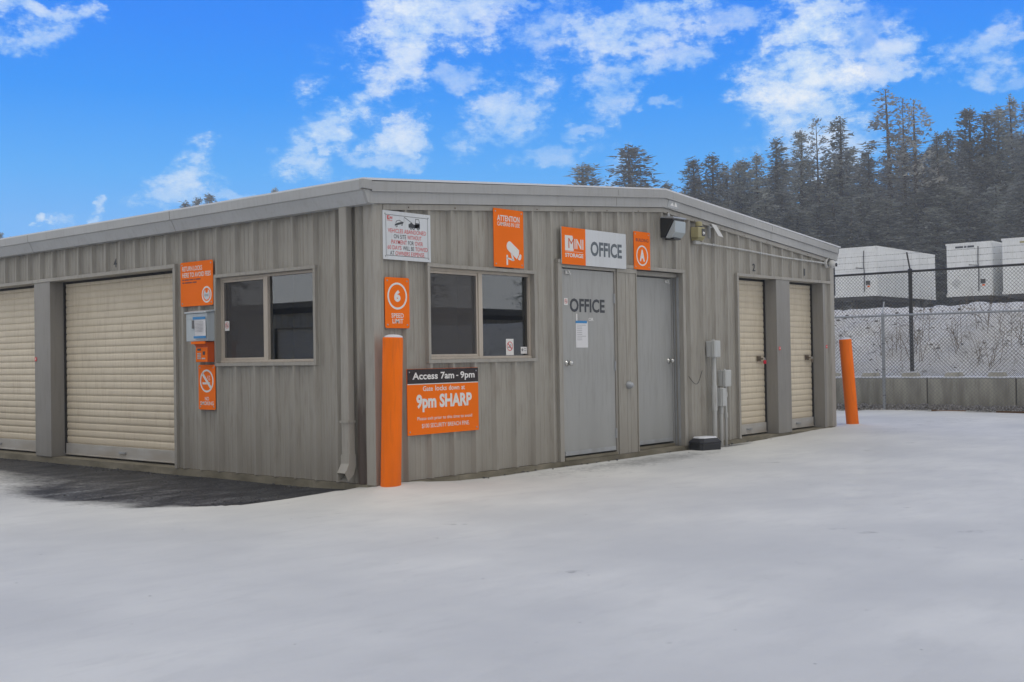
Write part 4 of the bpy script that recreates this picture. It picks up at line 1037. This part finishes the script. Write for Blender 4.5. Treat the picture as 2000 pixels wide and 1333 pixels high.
# ================================================================== TREES
def conifer(seed,style):
    """10 m tall prototype, about 2 m wide; scaled per tree"""
    r=random.Random(seed); H=10.0
    tr=MB(); pts=[];rad=[]
    for i in range(12):
        t=i/11; pts.append((math.sin(t*3+seed)*.05*t,math.cos(t*2.3+seed)*.05*t,H*t*.985)); rad.append(.07*(1-t)**.8+.006)
    tr.tube(pts,rad,7,False)
    cr=MB(); vs=[];fs=[]
    def spray(c,d,s,k=3):
        for q in range(k):
            e=Vector((d[0]+r.gauss(0,.6),d[1]+r.gauss(0,.6),d[2]*2+r.gauss(0,.9)))
            e=e.normalized()*s*r.uniform(.5,1.25)
            w=e.cross(Vector((r.gauss(0,1),r.gauss(0,1),r.gauss(0,1))))
            if w.length<1e-6: continue
            w=w.normalized()*s*r.uniform(.18,.32); o=len(vs)
            b=Vector(c)+Vector((r.gauss(0,.03),r.gauss(0,.03),r.gauss(0,.06)))
            vs.extend([b-w,b+w,b+e]); fs.append((o,o+1,o+2))
    z0={0:.06,1:.34,2:.05}[style]*H; nbr={0:430,1:170,2:430}[style]
    lump=[r.uniform(.65,1.2) for _ in range(40)]
    for b in range(nbr):
        t=(b+r.random())/nbr
        t=1-(1-t)**(1.0 if style!=2 else 1.15); z=z0+(H*.975-z0)*t
        if style==0: env=(1-t)**.80*1.02+.03
        elif style==1: env=(.62*math.sin(math.pi*min(1,t*.72+.27))**.7+.06)
        else: env=(1-t**2.1)*.86*min(1,.6+t*2.0)+.07
        a=r.uniform(0,2*math.pi)
        env*=lump[int(t*13)%20]*.5+lump[20+int(a*3)%20]*.5
        L=min(1.2,env*r.uniform(.45,1.1)*(1.3 if r.random()<.07 else 1))
        up={0:-.30,1:.15,2:.10}[style]+r.uniform(-.25,.25)+(.9 if t>.9 else 0)
        base=Vector((0,0,z)); tip=base+Vector((math.cos(a)*L,math.sin(a)*L,up*L))
        if L>.3: tr.tube([base,base.lerp(tip,.85)],[.011,.004],3,False)
        n=max(2,int(L*(17 if style!=1 else 15)))
        for i in range(n):
            u=(i+r.random())/n
            if style==1 and u<.40: continue
            u=.10+.90*u
            c=base.lerp(tip,u)+Vector((r.gauss(0,.035),r.gauss(0,.035),-.22*u*u*L+r.gauss(0,.06)))
            spray(c,(math.cos(a),math.sin(a),-.2 if style==0 else .25),.108 if style!=1 else .13,3)
    for q in range(14): spray((pts[-1][0],pts[-1][1],H*(.955+.045*r.random())),(0,0,1),.07,2)
    cr.add(vs,fs)
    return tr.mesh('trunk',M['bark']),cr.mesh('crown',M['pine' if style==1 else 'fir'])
PROTO={0:[conifer(1,0),conifer(2,0)],1:[conifer(3,1),conifer(4,1)],2:[conifer(5,2),conifer(6,2),conifer(7,2)]}
TREES=[(93.5, 67.4, 3.5, 18.7, 4.7, 2), (96.8, 63.5, 3.5, 20.7, 4.9, 2), (99.3, 60.6, 3.5, 16.6, 2.0, 2), (70.8, 109.2, 2, 18.2, 2.2, 2), (71.7, 108.2, 2, 18.7, 1.8, 2), (72.7, 107.1, 2, 19.1, 2.2, 2), (77.6, 101.3, 2, 19.7, 1.8, 2), (56.5, 126.1, 2, 14.9, 1.8, 2), (57.6, 124.8, 2, 14.3, 1.8, 2), (76.8, 43.5, 3.5, 14.3, 2.6, 2), (76.5, 41.5, 3.5, 14.4, 2.6, 2), (80.3, 42.5, 3.5, 14.1, 2.2, 0), (78.5, 40.1, 3.5, 13.8, 2.6, 2), (78.6, 38.4, 3.5, 14.3, 2.4, 2), (83.3, 39.0, 3.5, 16.3, 2.9, 0), (90.3, 40.4, 3.5, 18.2, 3.1, 2), (90.0, 38.5, 3.5, 19.0, 2.0, 1), (90.8, 36.9, 3.5, 18.9, 3.3, 0), (86.2, 32.3, 3.5, 14.8, 2.6, 0), (91.1, 32.3, 3.5, 20.8, 3.8, 1), (89.0, 30.0, 3.5, 19.3, 2.4, 1), (88.4, 28.8, 3.5, 18.9, 3.3, 1), (88.8, 27.1, 3.5, 15.8, 2.6, 2), (90.7, 26.9, 3.5, 16.4, 2.6, 0), (100.4, 28.7, 3.5, 20.0, 3.8, 2), (100.4, 26.9, 3.5, 19.4, 3.4, 2), (100.9, 25.9, 3.5, 19.8, 3.3, 2), (101.6, 25.0, 3.5, 20.7, 2.6, 0), (94.9, 21.6, 3.5, 18.4, 3.5, 0), (97.5, 20.7, 3.5, 19.1, 3.5, 2), (103.0, 20.1, 3.5, 18.7, 3.6, 0), (102.8, 60.1, 3.5, 16.0, 4.6, 0), (91.4, 52.1, 3.5, 15.6, 3.6, 0), (103.8, 58.5, 3.5, 15.8, 3.4, 2), (94.0, 51.2, 3.5, 14.9, 3.6, 0), (92.0, 48.5, 3.5, 15.4, 3.3, 2), (98.7, 50.8, 3.5, 17.8, 3.8, 2), (93.1, 46.6, 3.5, 14.7, 3.1, 0), (99.9, 48.7, 3.5, 16.0, 3.6, 0), (102.9, 49.1, 3.5, 17.6, 3.4, 2), (107.4, 50.8, 3.5, 18.8, 3.5, 0), (93.7, 41.9, 3.5, 16.0, 3.7, 2), (108.9, 48.1, 3.5, 16.3, 3.4, 2), (110.2, 48.0, 3.5, 16.4, 4.5, 2), (96.8, 40.0, 3.5, 15.2, 4.0, 0), (108.1, 44.4, 3.5, 18.6, 3.7, 0), (99.7, 39.7, 3.5, 17.7, 4.2, 2), (101.5, 38.9, 3.5, 16.7, 3.2, 0), (110.2, 41.8, 3.5, 17.1, 4.0, 0), (105.4, 38.2, 3.5, 16.8, 3.2, 0), (108.0, 38.1, 3.5, 16.6, 3.7, 0), (100.5, 34.3, 3.5, 16.5, 3.4, 2), (105.3, 34.7, 3.5, 17.2, 3.1, 0), (105.7, 34.0, 3.5, 17.9, 3.5, 0), (121.5, 38.6, 3.5, 20.4, 4.2, 2), (123.0, 37.2, 3.5, 20.3, 4.1, 0), (122.7, 36.7, 3.5, 20.9, 3.9, 0), (118.6, 33.6, 3.5, 18.0, 4.0, 2), (110.9, 30.0, 3.5, 17.1, 4.2, 2), (127.1, 34.5, 3.5, 18.7, 3.5, 0), (128.6, 33.0, 3.5, 22.1, 4.7, 0), (117.8, 28.8, 3.5, 19.0, 4.4, 2), (128.8, 31.2, 3.5, 22.5, 4.3, 0), (126.0, 29.2, 3.5, 20.6, 4.5, 2), (113.6, 24.5, 3.5, 16.8, 4.0, 2), (75.5, 42.7, 3.5, 9.5, 2.6, 2), (73.3, 40.1, 3.5, 9.5, 3.0, 2), (76.2, 40.1, 3.5, 10.3, 2.8, 0), (78.6, 39.7, 3.5, 11.1, 2.9, 2), (74.5, 35.6, 3.5, 9.9, 3.1, 2), (80.2, 37.3, 3.5, 11.1, 3.0, 2), (80.1, 35.6, 3.5, 9.4, 3.1, 0), (82.4, 34.8, 3.5, 10.0, 2.9, 2), (82.9, 33.6, 3.5, 11.0, 3.2, 0), (78.9, 30.7, 3.5, 8.9, 3.0, 0), (81.9, 30.7, 3.5, 10.4, 3.1, 2), (82.9, 29.3, 3.5, 10.0, 3.2, 2), (87.3, 29.8, 3.5, 10.0, 3.2, 0), (87.8, 28.3, 3.5, 10.9, 3.2, 2), (85.5, 26.1, 3.5, 9.2, 3.0, 2), (88.5, 25.8, 3.5, 11.2, 3.4, 2), (88.0, 24.3, 3.5, 10.4, 2.7, 0), (90.7, 23.4, 3.5, 11.2, 2.6, 0), (87.7, 21.3, 3.5, 9.2, 2.7, 2), (85.8, 19.7, 3.5, 10.7, 3.0, 0), (88.1, 18.7, 3.5, 9.0, 2.9, 2), (95.6, 19.3, 3.5, 11.7, 2.7, 0)]
kinds={0:('fir_tree','fir'),1:('pine_tree','pine'),2:('spruce_tree','spruce')}
special={0:'broad low round-topped conifer at the left of the two trees above the gable roof',1:'larger broad conifer, right of the two trees above the gable roof',2:'tiny treetop just above the ridge of the gable',
 3:'faint treetop at the left of the small group above the left roof edge',4:'small middle treetop of the group above the left roof edge',5:'right and tallest treetop of the small group above the left roof edge',6:'lone treetop barely above the roof edge between the left group and the corner',
 7:'faint treetop at the far left edge of the photo',8:'faint treetop second from the left edge of the photo',19:'tallest tree, a gaunt pine with bare gaps standing above the forest',20:'thin pine just right of the tallest tree',21:'flat-topped sparse pine right of the tallest trees',
 16:'slender spire-like pine left of the regular dark fir',17:'regular dark pointed fir right of the slender spire',9:'first short conifer at the left end of the forest',28:'pointed dark fir near the right edge of the photo'}
rt=random.Random(21)
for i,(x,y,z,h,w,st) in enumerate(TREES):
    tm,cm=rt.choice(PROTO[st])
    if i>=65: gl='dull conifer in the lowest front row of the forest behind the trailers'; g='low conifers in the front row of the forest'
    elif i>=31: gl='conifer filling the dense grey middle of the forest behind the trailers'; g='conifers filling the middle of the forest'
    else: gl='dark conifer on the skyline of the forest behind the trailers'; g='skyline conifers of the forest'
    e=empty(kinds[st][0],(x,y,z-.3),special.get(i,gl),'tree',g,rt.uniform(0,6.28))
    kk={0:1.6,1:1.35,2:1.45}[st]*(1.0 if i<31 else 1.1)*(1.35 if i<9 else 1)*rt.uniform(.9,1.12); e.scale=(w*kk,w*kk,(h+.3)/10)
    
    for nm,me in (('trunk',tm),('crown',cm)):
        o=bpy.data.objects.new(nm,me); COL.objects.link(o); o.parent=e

# ================================================================== NEIGHBOURS (mirrored in the window glass)
def neighbour(loc,rzz,L,label,nd_):
    b=empty('neighbour_building',loc,label,'building',None,rzz)
    mb=ribbed_wall(.1,0,L,lambda x:2.75,[(1.2+i*3.1,3.9+i*3.1,0,2.15) for i in range(nd_)]); mb.build('wall',M['cream'],b)
    mb=MB(); mb.box(0,L,.01,8,2.72,2.74); mb.box(0,.02,.02,8,0,2.7); mb.box(L-.02,L,.02,8,0,2.7); mb.box(0,L,7.98,8,0,2.7); mb.prism_x([(-.15,2.74),(4,3.25),(8.1,2.74)],-.1,L+.1); mb.box(-.1,L+.1,-.15,-.02,2.58,2.739)
    mb.build('roof',M['dark'],b)
    me=curtain_mesh(2.7,.1,2.15,.16).mesh('roll_up_door',M['curtain'])
    for i in range(nd_):
        o=bpy.data.objects.new('roll_up_door',me); COL.objects.link(o); o.parent=b; o.location=(1.2+i*3.1,.12,0)
neighbour((-15.0,-14,-.05),R(90),62,'long storage building across the yard, seen only as a reflection in the long-side window',19)
neighbour((48,-21,-.05),R(180),40,'storage building behind the camera, seen only as a reflection in the gable window',12)

# pipe railing in front of the far storage building (mirrored in the gable window)
s=empty('pipe_railing',(10,-19.2,-.05),'dark pipe railing, seen only as a reflection in the gable window','railing')
mb=MB()
for z in (.55,1.1): mb.tube([(0,0,z),(36,0,z)],.03,6)
for i in range(19): mb.tube([(i*2,0,0),(i*2,0,1.12)],.03,6)
mb.build('rails',M['blackwire'],s)
for (x,y,h,w) in ((34,-42,17,7),(47,-48,20,8),(58,-44,15,6),(29,-50,13,6),(-34,24,15,7),(-38,38,19,8),(-33,52,16,7),(-36,8,13,6)):
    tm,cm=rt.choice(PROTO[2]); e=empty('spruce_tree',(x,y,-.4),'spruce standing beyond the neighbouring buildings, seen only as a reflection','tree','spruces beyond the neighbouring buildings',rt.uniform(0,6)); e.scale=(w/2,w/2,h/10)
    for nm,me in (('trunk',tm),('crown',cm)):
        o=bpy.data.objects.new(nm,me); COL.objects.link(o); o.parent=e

# ================================================================== SKY
def deg_dir(u): return u
world=bpy.data.worlds.new('World'); scene.world=world; world.use_nodes=True
nt=world.node_tree; nt.nodes.clear()
def wn(t,**k):
    n=nt.nodes.new(t)
    for a,v in k.items(): setattr(n,a,v)
    return n
def wl(a,b): nt.links.new(a,b)
def wm(op,a,b=None,c=None,clamp=False):
    n=wn('ShaderNodeMath',operation=op,use_clamp=clamp)
    for i,x in enumerate((a,b,c)):
        if x is None: continue
        if isinstance(x,(int,float)): n.inputs[i].default_value=x
        else: wl(x,n.inputs[i])
    return n.outputs[0]
def wr(fac,a,b,lo=0.,hi=1.,smooth=False):
    n=wn('ShaderNodeMapRange'); n.clamp=True
    if smooth: n.interpolation_type='SMOOTHSTEP'
    for nme,v in (('From Min',a),('From Max',b),('To Min',lo),('To Max',hi)): n.inputs[nme].default_value=v
    wl(fac,n.inputs['Value']); return n.outputs[0]
def wmix(f,a,b):
    n=wn('ShaderNodeMix',data_type='RGBA')
    if isinstance(f,(int,float)): n.inputs['Factor'].default_value=f
    else: wl(f,n.inputs['Factor'])
    for i,x in ((6,a),(7,b)):
        if isinstance(x,tuple): n.inputs[i].default_value=(*x,1)
        else: wl(x,n.inputs[i])
    return n.outputs[2]
tcw=wn('ShaderNodeTexCoord'); sx=wn('ShaderNodeSeparateXYZ'); wl(tcw.outputs['Generated'],sx.inputs[0])
dx,dy,dz=sx.outputs
azim=wm('ARCTAN2',dx,dy)                       # 0 = +Y, clockwise
elev=wm('ARCSINE',dz)
# fragment coordinates of the sky in radians
def wnoise(scale,detail,rough,off=0,st=(1,1,1)):
    mp=wn('ShaderNodeMapping'); mp.inputs['Scale'].default_value=tuple(scale*q for q in st); mp.inputs['Location'].default_value=(off,off*.7,off*.3)
    wl(tcw.outputs['Generated'],mp.inputs[0]); n=wn('ShaderNodeTexNoise'); n.inputs['Scale'].default_value=1; n.inputs['Detail'].default_value=detail; n.inputs['Roughness'].default_value=rough
    wl(mp.outputs[0],n.inputs['Vector']); return n.outputs['Fac']
nf=wnoise(15,11,.70,3.0,(1,1,1.7)); nb_=wnoise(5,4,.5,7.0); nh=wnoise(40,6,.7,1.0,(1,1,2.4))
comb=wn('ShaderNodeCombineXYZ'); wl(wm('ADD',azim,wm('MULTIPLY',wm('SUBTRACT',wnoise(22,4,.6,21.0,(1,1,1.4)),.5),.085)),comb.inputs[0]); wl(wm('ADD',elev,wm('MULTIPLY',wm('SUBTRACT',wnoise(26,4,.6,33.0,(1,1,1.6)),.5),.06)),comb.inputs[1])
CLOUDS=[(0.4676, 0.2817, 0.0513, 0.0099, -0.071, 0.8), (0.4674, 0.2604, 0.0325, 0.0134, 0.365, 0.75), (0.5943, 0.1576, 0.0272, 0.0202, 0.627, 0.85), (0.5816, 0.1361, 0.0271, 0.0134, 0.016, 0.7), (0.5166, 0.1219, 0.0117, 0.0072, 0.365, 0.7), (0.4736, 0.1137, 0.0054, 0.004, 0.016, 0.8), (0.4929, 0.1171, 0.0113, 0.009, 0.016, 0.45), (0.6406, 0.1415, 0.0272, 0.0054, 0.016, 0.45), (0.7063, 0.2026, 0.0412, 0.0224, 0.679, 0.9), (0.6885, 0.1766, 0.0319, 0.0157, 0.191, 0.8), (0.7679, 0.1881, 0.0274, 0.0161, 0.365, 0.85), (0.7587, 0.1664, 0.0318, 0.009, 0.016, 0.55), (0.7918, 0.2878, 0.0561, 0.0224, 0.278, 0.95), (0.7779, 0.2585, 0.0417, 0.0202, 0.714, 0.85), (0.8232, 0.2919, 0.0515, 0.0179, 0.016, 0.8), (0.8269, 0.2416, 0.0185, 0.0112, 0.016, 0.5), (0.8668, 0.2112, 0.0344, 0.0269, 0.627, 0.75), (0.8529, 0.1876, 0.0319, 0.0157, 0.016, 0.65), (0.904, 0.2824, 0.028, 0.0224, 0.365, 0.6), (0.9248, 0.1905, 0.0183, 0.0054, 0.016, 0.4), (0.8976, 0.1737, 0.0227, 0.009, 0.016, 0.4), (0.9577, 0.2807, 0.0513, 0.0224, 0.016, 0.85), (0.989, 0.2917, 0.0608, 0.0179, 0.016, 0.85), (0.9748, 0.2423, 0.0323, 0.0134, 0.016, 0.7), (0.9544, 0.224, 0.0253, 0.0179, 0.365, 0.65), (1.0053, 0.2176, 0.0184, 0.0045, 0.016, 0.45), (1.0191, 0.2528, 0.0278, 0.0112, 0.365, 0.65), (1.0589, 0.2793, 0.028, 0.009, 0.016, 0.55), (1.1228, 0.2664, 0.0418, 0.0314, 0.54, 1.0), (1.1136, 0.2302, 0.0506, 0.0314, 0.365, 1.05), (1.1297, 0.1957, 0.0502, 0.0269, 0.016, 0.95), (1.1643, 0.2627, 0.0278, 0.0269, 0.016, 0.4), (1.1964, 0.2456, 0.0277, 0.0179, 0.016, 0.8), (1.196, 0.2254, 0.0322, 0.009, 0.016, 0.75), (1.1398, 0.281, 0.042, 0.009, 0.016, 0.7), (1.2592, 0.239, 0.0254, 0.0179, 0.365, 0.65), (1.2549, 0.2177, 0.0206, 0.0099, 0.016, 0.6), (1.1376, 0.17, 0.0546, 0.0224, 0.016, 0.7), (0.9555, 0.1613, 0.0159, 0.0179, 0.365, 0.5), (1.2815, 0.2149, 0.0092, 0.0067, 0.016, 0.3), (0.8594, 0.302, 0.0282, 0.0054, 0.016, 0.5)]
acc=None; accw=None
for (ca,ce,ra,re,rotc,wgt) in CLOUDS:
    s1=wn('ShaderNodeMapping',vector_type='TEXTURE'); s1.inputs['Location'].default_value=(ca,ce,0); s1.inputs['Rotation'].default_value=(0,0,rotc); s1.inputs['Scale'].default_value=(ra,re,1)
    wl(comb.outputs[0],s1.inputs[0]); ln=wn('ShaderNodeVectorMath',operation='LENGTH'); wl(s1.outputs[0],ln.inputs[0])
    v=wr(ln.outputs['Value'],2.0,0.0,0,1.0,True)
    acc=v if acc is None else wm('MAXIMUM',acc,v)
    vw=wm('MULTIPLY',v,wgt); accw=vw if accw is None else wm('MAXIMUM',accw,vw)
dens=wm('ADD',wm('MULTIPLY',acc,.95),wm('MULTIPLY',wm('SUBTRACT',nf,.5),3.1))
dens=wm('ADD',dens,wm('MULTIPLY',wm('SUBTRACT',nh,.5),1.0))
cl=wm('ADD',wm('MULTIPLY',wr(dens,.22,.80,0,1,True),.60),wm('MULTIPLY',wr(dens,.45,1.25,0,1,True),.40))
opac=wm('DIVIDE',accw,wm('MAXIMUM',acc,.001))
cl=wm('MULTIPLY',cl,wr(opac,.25,1.0,.30,1.0))
cl=wm('MULTIPLY',cl,wr(acc,.03,.30,0,1,True))
blue=wn('ShaderNodeValToRGB'); wl(wr(dz,0,.36),blue.inputs[0]); cr=blue.color_ramp
cr.elements[0].position=0; cr.elements[0].color=(.25,.55,.96,1); cr.elements[1].position=1; cr.elements[1].color=(.0,.205,.90,1)
for ps,cc in ((.44,(.06,.40,.96)),(.62,(.002,.29,.96)),(.78,(0,.235,.95))):
    e=cr.elements.new(ps); e.color=(*cc,1)
cloudc=wmix(wr(wm('ADD',nf,wm('MULTIPLY',cl,.3)),.55,.95),(.44,.68,.97),(.84,.90,.98))
skyc=wmix(cl,blue.outputs[0],cloudc)
# the rest of the sky (overhead and behind) is pale overcast plus an added dark patch
vd=wn('ShaderNodeVectorMath',operation='DOT_PRODUCT'); wl(tcw.outputs['Generated'],vd.inputs[0]); vd.inputs[1].default_value=(.742,.640,.20)
over=wm('ADD',vd.outputs['Value'],wm('MULTIPLY',wm('SUBTRACT',nb_,.5),.15))
op=wr(over,.80,.55,0,1,True)
nish=wn('ShaderNodeTexSky',sky_type='NISHITA'); nish.sun_disc=False; nish.sun_elevation=R(62.6); nish.sun_rotation=R(220.6); nish.air_density=1; nish.dust_density=3
ov0=wmix(wnoise(2.2,4,.5,11.),(.70,.69,.68),(.82,.81,.79))
bd=wn('ShaderNodeVectorMath',operation='DOT_PRODUCT'); wl(tcw.outputs['Generated'],bd.inputs[0]); bd.inputs[1].default_value=(-.742,-.660,.05)
ov1=wmix(wr(bd.outputs['Value'],.30,.92,0,1,True),ov0,(.30,.30,.31))  # dark unseen sky behind the camera, added to shade the wall rib flanks
osc=wn('ShaderNodeVectorMath',operation='SCALE'); wl(ov1,osc.inputs[0]); wl(wr(dz,.08,.85,1.62,.66,True),osc.inputs['Scale'])
ov=osc.outputs[0]
nsc=wn('ShaderNodeVectorMath',operation='SCALE'); wl(nish.outputs[0],nsc.inputs[0]); nsc.inputs['Scale'].default_value=.012
ovc=wn('ShaderNodeVectorMath',operation='ADD'); wl(ov,ovc.inputs[0]); wl(nsc.outputs[0],ovc.inputs[1])
final=wmix(op,skyc,ovc.outputs[0])
bg=wn('ShaderNodeBackground'); wl(final,bg.inputs[0]); bg.inputs[1].default_value=1.0
wo=wn('ShaderNodeOutputWorld'); wl(bg.outputs[0],wo.inputs[0])

sun=bpy.data.lights.new('sun','SUN'); sun.energy=.55; sun.angle=R(24); sun.color=(1,.96,.9)
so=bpy.data.objects.new('sun',sun); COL.objects.link(so)
sd=Vector((-.30,-.35,.89)); so.rotation_euler=sd.to_track_quat('Z','Y').to_euler()

# haze
HAZE=.0014
def haze():
    m=bpy.data.materials.new('winter_haze'); m.use_nodes=True; n=m.node_tree; n.nodes.clear()
    o=n.nodes.new('ShaderNodeOutputMaterial'); v=n.nodes.new('ShaderNodeVolumePrincipled'); v.inputs['Color'].default_value=(.92,.95,.96,1); v.inputs['Density'].default_value=HAZE; v.inputs['Anisotropy'].default_value=.1
    n.links.new(v.outputs[0],o.inputs['Volume'])
    mb=MB(); mb.box(-176,196,-176,196,-1.4,27.5); h=mb.build('haze',m); tag(h,'thin winter haze greying the far trees','haze',None,'stuff'); h.visible_shadow=True
haze()

# ================================================================== CAMERA
cd=bpy.data.cameras.new('camera'); co=bpy.data.objects.new('camera',cd); COL.objects.link(co); scene.camera=co
cd.sensor_width=36; cd.sensor_fit='HORIZONTAL'; cd.lens=36*2232.5092/2000; cd.clip_start=.05; cd.clip_end=2000
yaw,pit,rol=.8636,.0138,-.0161
fwv=Vector((math.sin(yaw)*math.cos(pit),math.cos(yaw)*math.cos(pit),math.sin(pit))); rv=Vector((math.cos(yaw),-math.sin(yaw),0)); uv=rv.cross(fwv)
r2=rv*math.cos(rol)+uv*math.sin(rol); u2=-rv*math.sin(rol)+uv*math.cos(rol)
co.matrix_world=Matrix(((r2.x,u2.x,-fwv.x,-6.9314),(r2.y,u2.y,-fwv.y,-7.5317),(r2.z,u2.z,-fwv.z,1.1195),(0,0,0,1)))
vs_=scene.view_settings; vs_.view_transform='Standard'; vs_.look='None'; vs_.exposure=.04; vs_.gamma=1
scene.cycles.use_denoising=True
scene.cycles.max_bounces=6; scene.cycles.volume_bounces=1; scene.cycles.transparent_max_bounces=12; scene.cycles.volume_step_rate=1
